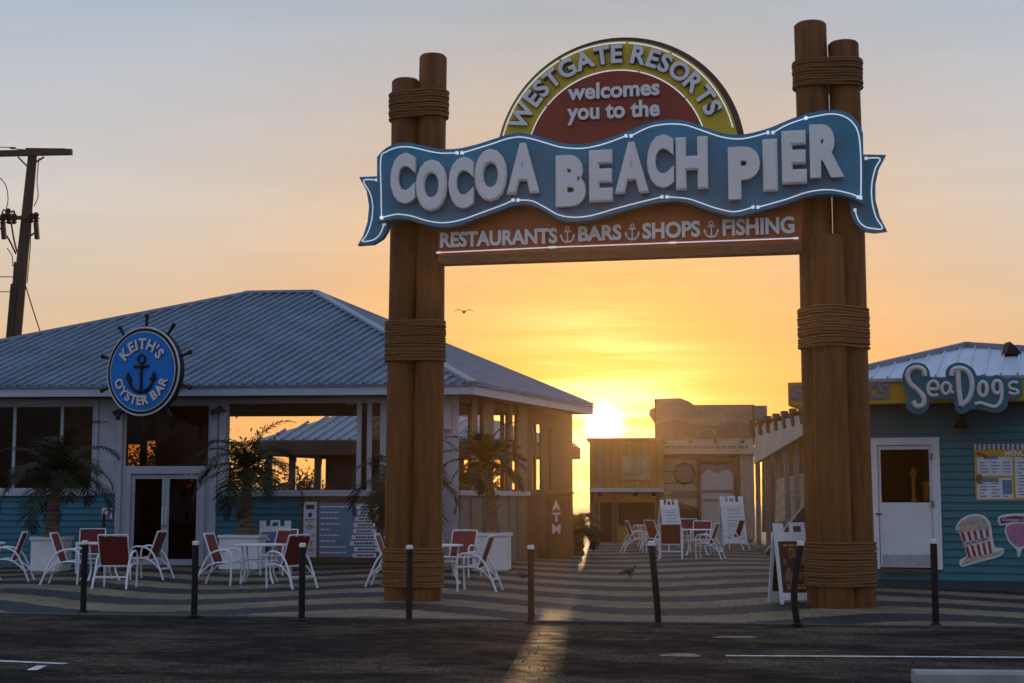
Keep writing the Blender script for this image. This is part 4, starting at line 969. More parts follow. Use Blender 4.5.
# cotton candy cut-out
cc = thing('candy_cutout', SP.shift(SP.at(1019, 540)[0], -.04, SP.at(1019, 556)[1]), 'flat cut out of pink cotton candy under a purple banner on the kiosk wall', 'cutout sign')
ccb = cut_out([(276, 348), (340, 336), (440, 345), (445, 378), (428, 385), (424, 430), (392, 466), (370, 478), (362, 506), (352, 508), (346, 478), (318, 452), (300, 405), (306, 382), (280, 382)], -.04, -.026, 'backing', W_PAINT, cc)
cut_out([(312, 385), (360, 375), (412, 385), (414, 425), (386, 458), (356, 470), (326, 448), (310, 415)], -.048, -.041, 'candy', mat('candy_pink', (.42, .17, .27), .7, var=.25, scale=9, bump=.4), ccb)
cut_out([(282, 353), (340, 344), (436, 351), (438, 372), (340, 366), (285, 377)], -.056, -.049, 'banner', mat('banner_plum', (.16, .03, .08), .5), ccb, 0)
mb = MB(SP.M); a, b = SP.at(*dpt(292, 368)), SP.at(*dpt(432, 364)); text(mb, 'Cotton Candy', a[0], a[1], b[0], SP.at(*dpt(292, 356))[1], -.0565, .004, .02); mb.build('lettering', W_PAINT, ccb)
mb = MB(SP.M); a = SP.at(*dpt(354, 474)); b = SP.at(*dpt(357, 502)); mb.tube([(a[0], -.046, a[1]), (b[0], -.046, b[1])], [.02, .012], 6); mb.build('stick', PLAQUE, ccb)
# standpipe by the wall
g = G(998, 588)
mb = MB(); mb.tube(smooth_path([(0, 0, 0), (0, 0, .22), (-.02, 0, .33), (-.10, 0, .40), (-.17, -.02, .38), (-.16, -.02, .30)], 4), .035, 8); mb.lathe([(.06, 0), (.06, .03), (.04, .04)], (0, 0, 0), 10); mb.tube([(-.02, -.06, .36), (-.02, .06, .36)], .02, 6)
o = mb.build('standpipe', BLACKM, smooth=True); o.location = (g.x, g.y - .32, 0); tag(o, 'black bent water standpipe below the popcorn tub at the kiosk wall', 'water tap')

# ------------------------------------------------------------------ pier kiosk in the middle distance
KPY = 56.0
kp_ = AT(705, 541, KPY); KP = Plane(kp_, 8)
ik = thing('pier_kiosk', KP.M, 'faded ticket kiosk with a mural billboard on top at the end of the plaza', 'kiosk')
def kk(x, y, off=0): return KP.at(x, y, off)
def kbox(mb, x0, y0, x1, y1, o0, o1, bevel=0): a, b = kk(x0, y1, o0), kk(x1, y0, o0); return mb.box(a[0], b[0], o0, o1, a[1], b[1], bevel)
gz = 0.0
a, b = kk(661, 546), kk(752, 455)
mb = MB(KP.M); mb.box(a[0], b[0], 0, 2.6, 0, b[1], .01); mb.build('wall', BEIGE, ik)
MUR = mat('mural', (.36, .24, .13), .6, var=.4, scale=.9, stretch=(.5, 1, 2.4))  # base colour lightened to stand for flare over the billboard
mb = MB(KP.M); mb.prism(KP.many([(655, 446), (655, 399), (680, 398), (688, 401), (694, 405), (754, 404.5), (754, 446)], -.25), -.25, .5); bb = mb.build('billboard', MUR, ik)
mb = MB(KP.M); mb.prism(KP.many(smooth_path([(656.5, 424), (653, 421), (648.8, 414), (650, 409), (655, 407.5), (656.5, 408)], 3)[:], -.2) if False else KP.many([(656.5, 425), (653, 421), (649, 415), (649.5, 410), (653, 408), (656.5, 408.5)], -.2), -.2, -.05); mb.build('side_emblem', MUR, bb)
mb = MB(KP.M); kbox(mb, 754.5, 405.5, 767, 419, -.1, 1.2); kbox(mb, 661, 447, 757, 455, -.05, 2.8); mb.build('cornice', GREYV, ik)
mb = MB(KP.M); kbox(mb, 660.5, 441, 753, 454.5, -.36, -.252, .01); wst = mb.build('name_strip', mat('strip_cream', (.44, .35, .25), .6, var=.12), ik)
mb = MB(KP.M)
x = 665
while x < 747:
    w_ = rnd.uniform(3, 9); kbox(mb, x, 445.8, min(x + w_, 748), 448.6, -.375, -.361); x += w_ + 1.3
mb.build('print', mat('faded_print', (.22, .16, .11), .7), wst)
mb = MB(KP.M)
x = 689
while x < 724:
    w_ = rnd.uniform(3, 7); kbox(mb, x, 419, min(x + w_, 725), 421.3, -.27, -.251); x += w_ + 1
for k in range(20): pass
u, z = kk(707, 436, -.27); mb.tube([(u + .32 * math.cos(R(a)), -.27, z + .26 * math.sin(R(a))) for a in range(0, 181, 15)], .03, 5)
mb.build('lettering', mat('faded_gold', (.42, .30, .14), .6), bb)
mb = MB(KP.M); mb.prism(KP.many([(656, 424), (675, 419), (690, 423), (712, 426), (735, 421), (753, 424), (753, 438), (656, 440)], -.262), -.262, -.251); mb.build('mural_waves', mat('mural_waves', (.20, .13, .07), .6, var=.3), bb)
mb = MB(KP.M); mb.prism(KP.many([(697, 416), (699, 408.5), (702, 412), (703, 416)], -.262), -.262, -.251); mb.build('mural_sail', GREYV, bb)
mb = MB(KP.M); u, z = kk(684.5, 473, -.08); mb.disc(u, z, .36, -.08, -.002, 28)
rsg = mb.build('round_panel', mat('round_panel', (.22, .16, .12), .6), ik)
mb = MB(KP.M); mb.tube([(u + .37 * math.cos(R(a)), -.09, z + .37 * math.sin(R(a))) for a in range(0, 360, 12)], .025, 5, closed=True)
for a in range(0, 360, 45): mb.tube([(u + .37 * math.cos(R(a)), -.06, z + .37 * math.sin(R(a))), (u + .46 * math.cos(R(a)), -.06, z + .46 * math.sin(R(a)))], .02, 5)
mb.build('rim', BROWN, rsg)
mb = MB(KP.M); mb.prism(KP.many([(670, 494), (675, 489.5), (675, 491.5), (697, 491), (697, 497.5), (675, 497.5), (675, 499)], -.06), -.06, -.002); mb.build('arrow', mat('arrow_tan', (.26, .19, .13), .6), ik)
mb = MB(KP.M); kbox(mb, 697.5, 459, 700.5, 545, -.2, -.002); kbox(mb, 734.5, 456, 738, 545, -.2, -.002); kbox(mb, 700.6, 460, 734.4, 464, -.18, -.002); mb.build('door_frame', BROWN, ik)
mb = MB(KP.M); kbox(mb, 701, 464.5, 734, 544, -.1, -.003); dp = mb.build('door', mat('door_panel', (.40, .37, .34), .6, var=.1), ik)
mb = MB(KP.M); mb.prism(KP.many([(701, 465), (734, 465), (734, 474), (727, 469), (721, 471), (717.5, 474), (713, 471), (708, 469), (701, 475)], -.12), -.12, -.101); kbox(mb, 702, 490, 733, 493, -.115, -.101); kbox(mb, 703, 499, 718, 501.5, -.115, -.101); mb.build('door_print', mat('door_print', (.16, .14, .15), .6), dp)
for x in (741.5, 745, 748.5, 752): mb = MB(KP.M); kbox(mb, x, 456, x + 1.8, 540, -.15, -.03); mb.build('slat', mat('slat_wood', (.34, .27, .20), .65), ik)
mb = MB(KP.M); q = KP.many([(662, 499), (698, 507.5), (698, 511.5), (662, 503)], -1.2); q2 = KP.many([(662, 499), (698, 507.5), (698, 511.5), (662, 503)], -.01); mb.hexa([(q[3][0], -1.1, q[3][1]), (q[2][0], -1.1, q[2][1]), (q[2][0], -.003, q[2][1]), (q[3][0], -.003, q[3][1]), (q[0][0], -1.1, q[0][1]), (q[1][0], -1.1, q[1][1]), (q[1][0], -.003, q[1][1]), (q[0][0], -.003, q[0][1])]); mb.build('awning', BROWN, ik)

# low building to the left of it, under the sun
LPY = 55.0
lp_ = AT(622, 546, LPY); LP = Plane(lp_, 6)
lo = thing('low_building', LP.M, 'plain low building with a flat roof and pale ledge, right under the sun', 'building')
a = LP.at(590, 546); b = LP.at(663, 440.5); lg = LP.at(620, 490)[1]
mb = MB(LP.M); wall(mb, a[0], b[0], 0, b[1], [(LP.at(595, 500)[0], LP.at(612, 500)[0], 0, lg - .45), (LP.at(618, 500)[0], LP.at(655, 500)[0], .6, lg - .45)], 0, .2); mb.box(a[0], b[0], 3.2, 3.4, 0, b[1]); mb.box(a[0], a[0] + .2, .201, 3.199, 0, b[1] - .01); mb.box(b[0] - .2, b[0], .201, 3.199, 0, b[1] - .01); mb.build('wall', mat('low_wall', (.38, .19, .04), .65, var=.2, scale=1.2), lo)  # orange glow of the flare is put into this wall colour
mb = MB(LP.M); mb.box(a[0] - .1, b[0], -.1, 3.5, b[1] + .002, b[1] + .10); mb.build('roof', mat('flat_roof', (.12, .10, .08), .7), lo)
mb = MB(LP.M); mb.box(a[0], b[0], -.30, -.002, lg - .07, lg + .07); mb.build('ledge', W_TRIM, lo)
mb = MB(LP.M); mb.box(LP.at(595, 500)[0], LP.at(612, 500)[0], .8, .85, 0, lg - .4); mb.box(LP.at(618, 500)[0], LP.at(655, 500)[0], .5, .55, .6, lg - .4); mb.build('shutter', DARKW, lo)
for x in (592.5, 615, 658):
    mb = MB(LP.M); u = LP.at(x, 500)[0]; mb.box(u - .07, u + .07, -.2, -.06, 0, lg - .075); mb.build('post', BROWN, lo)

for k in range(9):                                       # vertical battens, a faded sign panel, lamps and a downpipe
    mb = MB(LP.M); u = a[0] + .25 + k * (b[0] - a[0] - .5) / 8; mb.box(u - .025, u + .025, -.03, -.001, lg + .08, b[1] - .02); mb.build('batten', mat('low_batten', (.30, .15, .035), .65, var=.2), lo)
mb = MB(LP.M); q0, q1 = LP.at(622, 480), LP.at(650, 456); mb.box(q0[0], q1[0], -.08, -.031, q0[1], q1[1], .01); sg_ = mb.build('sign_panel', mat('low_sign', (.34, .24, .12), .6, var=.35, scale=3), lo)
mb = MB(LP.M); mb.box(a[0] + .3, a[0] + .38, -.10, -.032, 0.02, b[1] - .01); mb.build('downpipe', GREYV, lo)
for x in (600, 636, 654): mb = MB(LP.M); u, z = LP.at(x, 493); mb.lathe([(.03, .14), (.10, .02), (.09, 0)], (u, -.22, lg - .22), 10); mb.build('lamp', BLACKM, lo)
for x in (664, 690, 716, 742): mb = MB(KP.M); u, z = kk(x, 441, -.6); mb.tube([(u, -.26, z - .05), (u, -.55, z + .02)], .025, 6); mb.lathe([(.04, .1), (.10, 0), (.09, -.02)], (u, -.58, z - .04), 10); mb.build('lamp', BLACKM, ik)
for x0, y0, x1, y1 in ((655, 445, 656, 399), (753.2, 445, 754.2, 405)): mb = MB(KP.M); kbox(mb, x0, y1, x1, y0, -.28, -.251); mb.build('billboard_frame', BROWN, ik)
for k in range(6): mb = MB(KP.M); z = .35 + k * .45; mb.box(kk(661.5, 500)[0], kk(697, 500)[0], -.012, -.0005, z, z + .03); mb.build('board_joint', mat('joint_brown', (.22, .15, .08), .7), ik)  # darker brown strips as joints between the wall boards
# covered walkway with its ramp between the two kiosks
WPY = 46.0
wk = thing('covered_walkway', Plane(AT(790, 546, WPY), 0).M, 'covered walkway with a pale sloping side board, row of posts and yellow end panel', 'walkway')
def wq(pts, Y): return [AT(x, y, Y) for x, y in pts]
def sheet(pts, Ys, t, name, m, par):                      # a thick panel through surveyed points
    mb = MB(); f = [AT(x, y, Y) for (x, y), Y in zip(pts, Ys)]
    n = (f[1] - f[0]).cross(f[2] - f[0]).normalized()
    if n.y < 0: n = -n
    A = [mb.v(p) for p in f]; B = [mb.v(p + n * t) for p in f]; k = len(f)
    mb.bm.faces.new(A); mb.bm.faces.new(B[::-1])
    for i in range(k): mb.bm.faces.new((A[i], B[i], B[(i + 1) % k], A[(i + 1) % k]))
    return mb.build(name, m, par)
sheet([(754, 464), (754.5, 428), (845, 402), (845, 410)], [48, 48, 40, 40], .12, 'side_board', mat('pale_board', (.46, .40, .33), .6, var=.25, scale=1.5), wk)
mb = MB(); p0 = AT(752, 424, 48.2); p1 = AT(845, 397, 40.2); back = Vector((3.2, 1.2, 0))
up = Vector((0, 0, .35)); slab(mb, [p0, p1, p1 + back + up * 2, p0 + back + up * 2], .08); mb.build('roof', BROWN, wk)
for k in range(11):
    mb = MB(); p = p0.lerp(p1, k / 10.5); mb.bar(p + Vector((0, -.1, .10)), p + Vector((.05, -.2, -.42)), .22, .1); mb.build('rafter_end', BROWN, wk)
for k in range(9):
    t = k / 8; p = AT(757 + 78 * t, 520, 48 - 7 * t); top = AT(757 + 78 * t, 462 - 40 * t, 48 - 7 * t).z
    for o_ in (Vector((.1, .3, 0)), Vector((1.9, 1.5, 0)))[:2 if k < 6 else 1]: mb = MB(); mb.box(p.x + o_.x - .07, p.x + o_.x + .07, p.y + o_.y - .07, p.y + o_.y + .07, 0, top - .02); mb.build('post', mat('post_wood', (.28, .21, .15), .7, var=.3), wk)
sheet([(783, 463), (783, 436), (846, 428), (846, 463)], [47.5, 47.5, 47, 47], .1, 'end_panel', mat('yellow_panel', (.55, .28, .006), .6, var=.15), wk)
for k in range(12):
    mb = MB(); t = k / 11; a = AT(775 + 2 * t, 521 - 40 * t, 46.5); b = AT(850, 504 - 40 * t, 45.2); mb.bar(a, b, .05, .10); mb.build('rail', mat('rail_wood', (.55, .43, .29), .7, var=.3), wk)
sheet([(762, 532), (762, 445), (866, 430), (866, 532)], [52, 52, 50, 50], .1, 'rear_screen', mat('screen_wood', (.16, .09, .035), .7, var=.4, scale=2, stretch=(5, 1, .4)), wk)
rp = thing('ramp', Plane(AT(800, 540, 41.5), 8).M, 'dark brown solid sided ramp rising to the right behind the arch pillar', 'ramp')
mb = MB(); f = [AT(766, 531, 43.0), AT(850, 452, 41.5), AT(850, 534, 41.5)]; f[0].z = .02; f[2].z = 0
n = Vector((.15, .99, 0)) * 1.6
A = [mb.v(p) for p in f]; B = [mb.v(p + n) for p in f]; mb.bm.faces.new(A); mb.bm.faces.new(B[::-1])
for i in range(3): mb.bm.faces.new((A[i], B[i], B[(i + 1) % 3], A[(i + 1) % 3]))
mb.build('side', mat('ramp_side', (.085, .045, .018), .7, var=.3, scale=2), rp)
mb = MB(); mb.bar(f[0] + Vector((0, .1, .04)), f[1] + Vector((0, .1, .04)), .12, .06); mb.build('edge_board', mat('pale_board', (.4, .4, .4)), rp)

# ------------------------------------------------------------------ bollards
BOLL = [(83, 612, 540.5, 'leftmost of the black bollards, in front of the first chairs on the left'), (194, 616.5, 541, 'black bollard standing in front of the restaurant double door'),
        (301.5, 620.5, 543, 'black bollard standing in front of the red chair of the blue ice cream board'), (409, 621.5, 545, 'black bollard right in front of the left arch pillar'),
        (531, 624, 545, 'black bollard right of the pillar table, a pigeon beside its foot'), (658.5, 625.5, 541, 'slightly bent bollard in the sun gap, right of the walking pigeon'),
        (797.5, 625, 541, 'bent bollard in front of the big food A-frame sign'), (936, 625.5, 539, 'rightmost of the black bollards, in front of the kiosk door')]
def bollard_meshes(bend):
    mb = MB(); pts = smooth_path([(0, 0, 0), (bend[0], 0, .3), (bend[1], 0, .62), (bend[2], 0, .90)], 4); mb.tube(pts, .043, 12); mb.lathe([(.075, 0), (.075, .012), (.045, .03)], (0, 0, 0), 14); post = mb
    mc = MB(); mc.tube([(bend[2], 0, .895), (bend[2], 0, .935), (bend[2], 0, .945)], [.046, .046, .03], 12); return post, mc
for i, (x, y, yt, lb) in enumerate(BOLL):
    g = G(x, y); bend = (0, 0, 0)
    if i == 5: bend = (-.02, -.05, -.075)
    if i == 6: bend = (-.035, .0, .06)
    t = thing('bollard', Matrix.Translation(g), lb, 'bollard', 'bollards along the kerb'); s = (AT(x, yt, g.y).z) / .945
    a, b = bollard_meshes(bend)
    a.bm.transform(Matrix.Translation(g) @ Matrix.Diagonal((1, 1, s, 1))); b.bm.transform(Matrix.Translation(g) @ Matrix.Diagonal((1, 1, s, 1)))
    a.build('post', BLACK, t, smooth=True); b.build('cap', mat('reflective_cap', (.70, .68, .62), .4), t, smooth=True)

# ------------------------------------------------------------------ chairs, tables
def make_chair():
    t = thing('patio_chair', Matrix.Identity(4), '', 'chair', 'red sling patio chairs')
    for s in (-1, 1):
        x = .29 * s
        mb = MB(); mb.tube(smooth_path([(x, -.31, 0), (x, -.325, .3), (x, -.325, .53), (x, -.28, .615), (x, -.18, .645), (x, .0, .615), (x, .13, .51), (x, .24, .30), (x * 1.04, .36, 0)], 4), .019, 8); mb.build('arm_frame', CHAIRM, t, smooth=True)
        mb = MB(); mb.tube(smooth_path([(x, -.32, .41), (x, -.1, .42), (x, .07, .38), (x, .2, .28), (x, .275, .2)], 4), .016, 8); mb.build('seat_rail', CHAIRM, t, smooth=True)
    mb = MB(); mb.tube(smooth_path([(-.265, .01, .38), (-.265, .10, .6), (-.265, .21, .92)], 3) + smooth_path([(-.25, .215, .935), (.25, .215, .935)], 2) + smooth_path([(.265, .21, .92), (.265, .10, .6), (.265, .01, .38)], 3), .015, 8)
    mb.build('back_frame', CHAIRM, t, smooth=True)
    mb = MB()
    prof = [(.03, .41), (.065, .52), (.105, .62), (.15, .75), (.205, .905)]
    for (y0, z0), (y1, z1) in zip(prof, prof[1:]): mb.hexa([(-.25, y0 - .004, z0), (.25, y0 - .004, z0), (.25, y0 + .008, z0), (-.25, y0 + .008, z0), (-.25, y1 - .004, z1), (.25, y1 - .004, z1), (.25, y1 + .008, z1), (-.25, y1 + .008, z1)])
    bmesh.ops.remove_doubles(mb.bm, verts=mb.bm.verts[:], dist=1e-4); mb.build('backrest', SLING, t)
    mb = MB()
    prof = [(-.31, .435), (-.2, .415), (-.08, .395), (.02, .40)]
    for (y0, z0), (y1, z1) in zip(prof, prof[1:]): mb.hexa([(-.265, y0, z0 - .012), (.265, y0, z0 - .012), (.265, y1, z1 - .012), (-.265, y1, z1 - .012), (-.265, y0, z0), (.265, y0, z0), (.265, y1, z1), (-.265, y1, z1)])
    bmesh.ops.remove_doubles(mb.bm, verts=mb.bm.verts[:], dist=1e-4); mb.build('seat', SLING, t)
    mb = MB(); mb.box(-.29, .29, .262, .292, .19, .225); mb.build('stretcher', CHAIRM, t)
    mb = MB(); mb.tube([(-.285, -.315, .41), (.285, -.315, .41)], .015, 8); mb.build('front_bar', CHAIRM, t, smooth=True)
    mb = MB(); mb.tube([(-.285, .03, .385), (.285, .03, .385)], .013, 8); mb.build('rear_bar', CHAIRM, t, smooth=True)
    return t
def make_table():
    t = thing('patio_table', Matrix.Identity(4), '', 'table', 'round white patio tables')
    mb = MB(); mb.lathe([(.47, .695), (.485, .70), (.485, .72), (.475, .728)], (0, 0, 0), 36); mb.build('tabletop', CHAIRM, t)
    for k in range(4):
        a = R(45 + 90 * k); c, s = math.cos(a), math.sin(a); mb = MB()
        mb.tube(smooth_path([(.40 * c, .40 * s, .694), (.37 * c, .37 * s, .45), (.33 * c, .33 * s, .2), (.43 * c, .43 * s, 0)], 4), .02, 8); mb.build('leg', CHAIRM, t, smooth=True)
    mb = MB(); mb.tube([(.36 * math.cos(R(a)), .36 * math.sin(R(a)), .42) for a in range(0, 360, 20)], .012, 6, closed=True); mb.build('ring', CHAIRM, t, smooth=True)
    return t
chair0 = make_chair(); used = [False]
CH = [(12, 581, -82, 'chair at the very left edge of the photo, turned left'),
      (64, 584, 92, 'chair left of the first table, side on and facing right, by the white planter'), (115, 588, 178, 'chair seen square from behind in front of the double door table'), (151, 579, -97, 'chair in front of the glass double door, facing left'), (91, 573, 12, 'chair mostly hidden behind the table near the red ring notice'),
      (219, 585, 82, 'chair facing right toward the table in front of the blue ice cream board'), (281, 575, -30, 'chair on the far side of the table in front of the ice cream board'), (291, 588, -128, 'chair seen from behind at an angle, in front of the blue and white menu board'),
      (388, 586, 85, 'chair half hidden by the left arch pillar, on its left side'), (461, 577, -20, 'chair behind the table right of the left arch pillar, in front of the white planter'), (479, 591, -100, 'chair facing left right beside the left arch pillar, nearest to it on the right'),
      (634, 553, 95, 'leftmost chair of the distant group in the sun glare, facing right'), (655, 551, 120, 'chair just behind the distant chair that shows its back, left of the folding boards'), (671, 559, 172, 'distant chair showing its square back, behind the bent bollard'), (702, 553, -15, 'distant chair facing the camera behind the far table'), (710, 559, -108, 'distant chair facing left, right of the far table'), (736, 550, -118, 'distant chair far right, in front of the white folding board'), (690, 548, 5, 'distant chair at the back of the far table, mostly hidden by it')]
for x, y, rz, lb in CH:
    c = chair0 if not used[0] else copy_tree(chair0); used[0] = True
    g = G(x, y); c.matrix_world = Matrix.Translation(g) @ Matrix.Rotation(R(rz), 4, 'Z'); c['label'] = lb
tab0 = make_table(); used[0] = False
TB = [(-22, 580, 'round white table cut off by the left edge of the photo'), (100, 580, 'round white table in front of the red ring notice and the double door'), (259, 583, 'round white table in front of the blue ice cream A-frame board'), (437, 584, 'round white table behind the left arch pillar'), (697, 555, 'distant round white table in front of the pier kiosk'), (648, 547, 'farthest round white table, in the sun glare in front of the low building')]
for x, y, lb in TB:
    c = tab0 if not used[0] else copy_tree(tab0); used[0] = True
    c.matrix_world = Matrix.Translation(G(x, y)) @ Matrix.Rotation(rnd.uniform(0, 1.5), 4, 'Z'); c['label'] = lb

# ------------------------------------------------------------------ planters and palms
def planter(x0, x1, yb, yt, lb, rz=-8):
    g = G((x0 + x1) / 2, yb); s = g.y / FPX; w = (x1 - x0) * s / 2 * .93; h = AT(0, yt, g.y).z
    M = Matrix.Translation((g.x, g.y + w, 0)) @ Matrix.Rotation(R(rz), 4, 'Z')
    t = thing('planter', M, lb, 'planter', 'white box planters')
    mb = MB(M); mb.box(-w, w, -w, w, .03, h - .07, .012); mb.box(-w + .06, w - .06, -w + .06, w - .06, 0, .03); mb.build('box', W_PAINT, t)
    mb = MB(M)
    mb.box(-w - .03, w + .03, -w - .03, -w + .07, h - .069, h, .006); mb.box(-w - .03, w + .03, w - .07, w + .03, h - .069, h, .006); mb.box(-w - .03, -w + .07, -w + .071, w - .071, h - .069, h, .006); mb.box(w - .07, w + .03, -w + .071, w - .071, h - .069, h, .006); mb.build('rim', W_PAINT, t)
    mb = MB(M); mb.box(-w + .071, w - .071, -w + .071, w - .071, h - .068, h - .04); mb.build('soil', mat('soil', (.03, .02, .014), .9, var=.4, scale=20, bump=.4), t)
    return Vector((g.x, g.y + w, h - .05))
def palm(base, hgt, rad, lb, lean=(0, 0), nf=26, seed=1, droop=1.0, rot=0):
    r = random.Random(seed); M = Matrix.Translation(base)
    t = thing('palm_tree', M, lb, 'palm tree', 'potted palms by the restaurant')
    mb = MB(M); n = 14; k = 30; rings = []
    for i in range(k + 1):
        f = i / k; z = hgt * f; cx = lean[0] * f * f; cy = lean[1] * f * f
        rr = .105 + .10 * math.exp(-f * 5) + (.018 if i % 2 else 0) + .03 * max(0, f - .8) * 5
        rings.append([mb.v((cx + rr * math.cos(2 * math.pi * j / n) * r.uniform(.93, 1.07), cy + rr * math.sin(2 * math.pi * j / n) * r.uniform(.93, 1.07), z)) for j in range(n)])
    for A, B in zip(rings, rings[1:]):
        for j in range(n): mb.bm.faces.new((A[j], A[(j + 1) % n], B[(j + 1) % n], B[j]))
    mb.bm.faces.new(rings[0][::-1]); mb.bm.faces.new(rings[-1])
    for i in range(30):                                 # old leaf bases
        f = r.uniform(.0, .98); a = r.uniform(0, 6.28); c, s = math.cos(a), math.sin(a); z = hgt * f; cx = lean[0] * f * f; cy = lean[1] * f * f
        mb.bar((cx + .1 * c, cy + .1 * s, z), (cx + .2 * c, cy + .2 * s, z + .13), .06, .02)
    mb.build('trunk', TRUNK, t, smooth=False)
    mb = MB(M); top = Vector((lean[0], lean[1], hgt))
    for i in range(nf):
        a = 2.39996 * i + r.uniform(-.25, .25) + rot; e = R(80 - 98 * (i / nf) ** .85 + r.uniform(-8, 8)); L_ = rad * r.uniform(.85, 1.15)
        d = Vector((math.cos(a), math.sin(a), 0)); P = []; p = top.copy(); ang = e; m = 16
        for q in range(m + 1):
            P.append(p.copy()); p = p + (d * math.cos(ang) + Vector((0, 0, 1)) * math.sin(ang)) * (L_ / m); ang -= droop * (.075 + .012 * q) * r.uniform(.8, 1.2)
        mb.tube(P, [.016 * (1 - .8 * q / m) for q in range(m + 1)], 4, caps=False)
        side = d.cross(Vector((0, 0, 1)))
        for q in range(2, m + 1):
            for s in (-1, 1):
                for h2 in (0, .5):
                    o = P[q - 1].lerp(P[q], h2); tg = (P[q] - P[q - 1]).normalized(); f = q / m
                    ll = rad * .34 * math.sin(math.pi * (.18 + .74 * f)) * r.uniform(.8, 1.15)
                    up = tg.cross(side).normalized()
                    if up.z < 0: up = -up
                    v = (tg * .62 + side * s * .8 + up * .18 - Vector((0, 0, r.uniform(.05, .3)))).normalized()
                    w = .012 + .005 * r.random(); wv = tg.cross(v).normalized().cross(v).normalized() * w
                    mid = o + v * ll * .55; end = o + v * ll - Vector((0, 0, .16 * ll))
                    vs = [mb.v(x) for x in (o - wv, o + wv, mid + wv, mid - wv, end)]
                    mb.bm.faces.new((vs[0], vs[1], vs[2], vs[3])); mb.bm.faces.new((vs[3], vs[2], vs[4]))
    mb.build('crown', FROND, t)
b1 = planter(30, 62, 573, 537, 'white box planter at the far left, below the palm in front of the dark windows')
b2 = planter(219, 262, 571, 535, 'white box planter right of the double door, behind the red chairs and round table')
b3 = planter(386, 424, 572, 536, 'white box planter hidden behind the left arch pillar')
b4 = planter(473, 510, 572, 533, 'white box planter right of the left arch pillar')
palm(b1, 1.45, 1.6, 'dark palm in the far left planter, spreading over the dark windows', (.08, 0), 16, 3, .75)
palm(b2, 1.5, 1.55, 'dark palm right of the double door, in front of the open window', (.03, 0), 16, 8, .7)
palm(b3, 1.2, 1.6, 'palm with its trunk behind the left arch pillar and fronds hanging over the menu board', (-.10, -.2), 17, 11, .95)
palm(b4, 1.6, 1.15, 'upright palm in the planter right of the left arch pillar', (-.15, 0), 20, 21, .55)

# ------------------------------------------------------------------ folding A-frame boards
def a_frame(x, y, yt, wpx, rz, lb, face, draw=None):
    g = G(x, y); s = g.y / FPX; w = wpx * s / 2; h = AT(x, yt, g.y).z
    M = Matrix.Translation((g.x, g.y + .22, 0)) @ Matrix.Rotation(R(rz), 4, 'Z')
    t = thing('sandwich_board', M, lb, 'A-frame sign', 'folding A-frame signs on the plaza')
    for sd in (-1, 1):
        Mp = M @ Matrix.Translation((0, .02 * sd, h - .10)) @ Matrix.Rotation(R(13.5 * sd), 4, 'X')
        mb = MB(Mp); L_ = (h - .10) / math.cos(R(13.5)); f = w * .13
        y0, y1 = (-.02, .015) if sd < 0 else (-.015, .02)
        mb.box(-w, -w + f, y0, y1, -L_, -.001); mb.box(w - f, w, y0, y1, -L_, -.001); mb.box(-w + f, w - f, y0, y1, -.12 * h, -.001); mb.box(-w + f, w - f, y0, y1, -L_ + .06, -L_ + .17)
        if sd < 0:
            mb.box(-w, -w + w * .42, y0, y1, 0, .12 * h); mb.box(w - w * .42, w, y0, y1, 0, .12 * h)
            mb.box(-w * .32, -w * .18, y0, y1, 0, .12 * h); mb.box(w * .18, w * .32, y0, y1, 0, .12 * h); mb.box(-w * .32, w * .32, y0 + .001, y1 - .001, .085 * h, .13 * h)
        pn = mb.build('panel', W_PAINT, t)
        mb = MB(Mp); mb.box(-w + f - .005, w - f + .005, -.006 , .006, -L_ + .165, -.12 * h + .005); fc = mb.build('poster', face, pn)
        if draw and sd < 0: draw(Mp, w - f, -L_ + .18, -.12 * h - .01, fc)
    return t
def draw_drinks(M, w, z0, z1, par):
    mb = MB(M); mb.lathe([(.03, 0), (.05, .02), (.055, .17), (.03, .2), (.03, .23)], (-w * .55, -.03, z0 + .25), 10, .3); mb.build('cup_picture', DARKW, par, smooth=True)
    mb = MB(M); mb.disc(-w * .55, z0 + .50, .055, -.03, -.007, 16); mb.lathe([(.035, 0), (.05, .12), (.02, .15)], (-w * .05, -.03, z0 + .28), 10, .3); mb.build('ice_cream_picture', CREAM, par)
def draw_food(M, w, z0, z1, par):
    rr = random.Random(5); mb = MB(M)
    for k in range(24):
        x = rr.uniform(-w * .75, w * .75); z = rr.uniform(z0 + .12, z1 - .14); mb.ball((x, -.006, z), rr.uniform(.02, .05), .006, rr.uniform(.04, .09))
    mb.build('food_picture', mat('food_tan', (.20, .10, .045), .6, var=.5, scale=14), par, smooth=True)
    mb = MB(M)
    for z, s in ((z1 - .06, .022), (z0 + .05, .03), (z0 + .1, .016)):
        x = -w * .75
        while x < w * .7: q = rr.uniform(.03, .08); mb.box(x, x + q, -.009, -.0065, z, z + s); x += q + .02
    mb.build('print', GOLD, par)
def draw_text(M, w, z0, z1, par):
    rr = random.Random(9); mb = MB(M); z = z1 - .1
    while z > z0 + .08:
        x = -w * .7 * rr.uniform(.5, 1)
        while x < w * .6: q = rr.uniform(.04, .12); mb.box(x, x + q, -.009, -.0065, z, z + .025); x += q + .025
        z -= rr.uniform(.06, .14)
    mb.build('print', mat('faded_print', (.2, .15, .12)), par)
a_frame(273, 570, 522, 31, 6, 'white A-frame board with a blue ice cream and drinks poster behind the round table', mat('poster_blue', (.07, .17, .36), .5, var=.2, scale=2), draw_drinks)
a_frame(670, 545, 502, 20, 22, 'small white A-frame board behind the distant chairs, left of the kiosk door', PLAQUE, draw_text)
a_frame(733, 545, 499, 24, 12, 'white A-frame board with grey print right of the kiosk door', PLAQUE, draw_text)
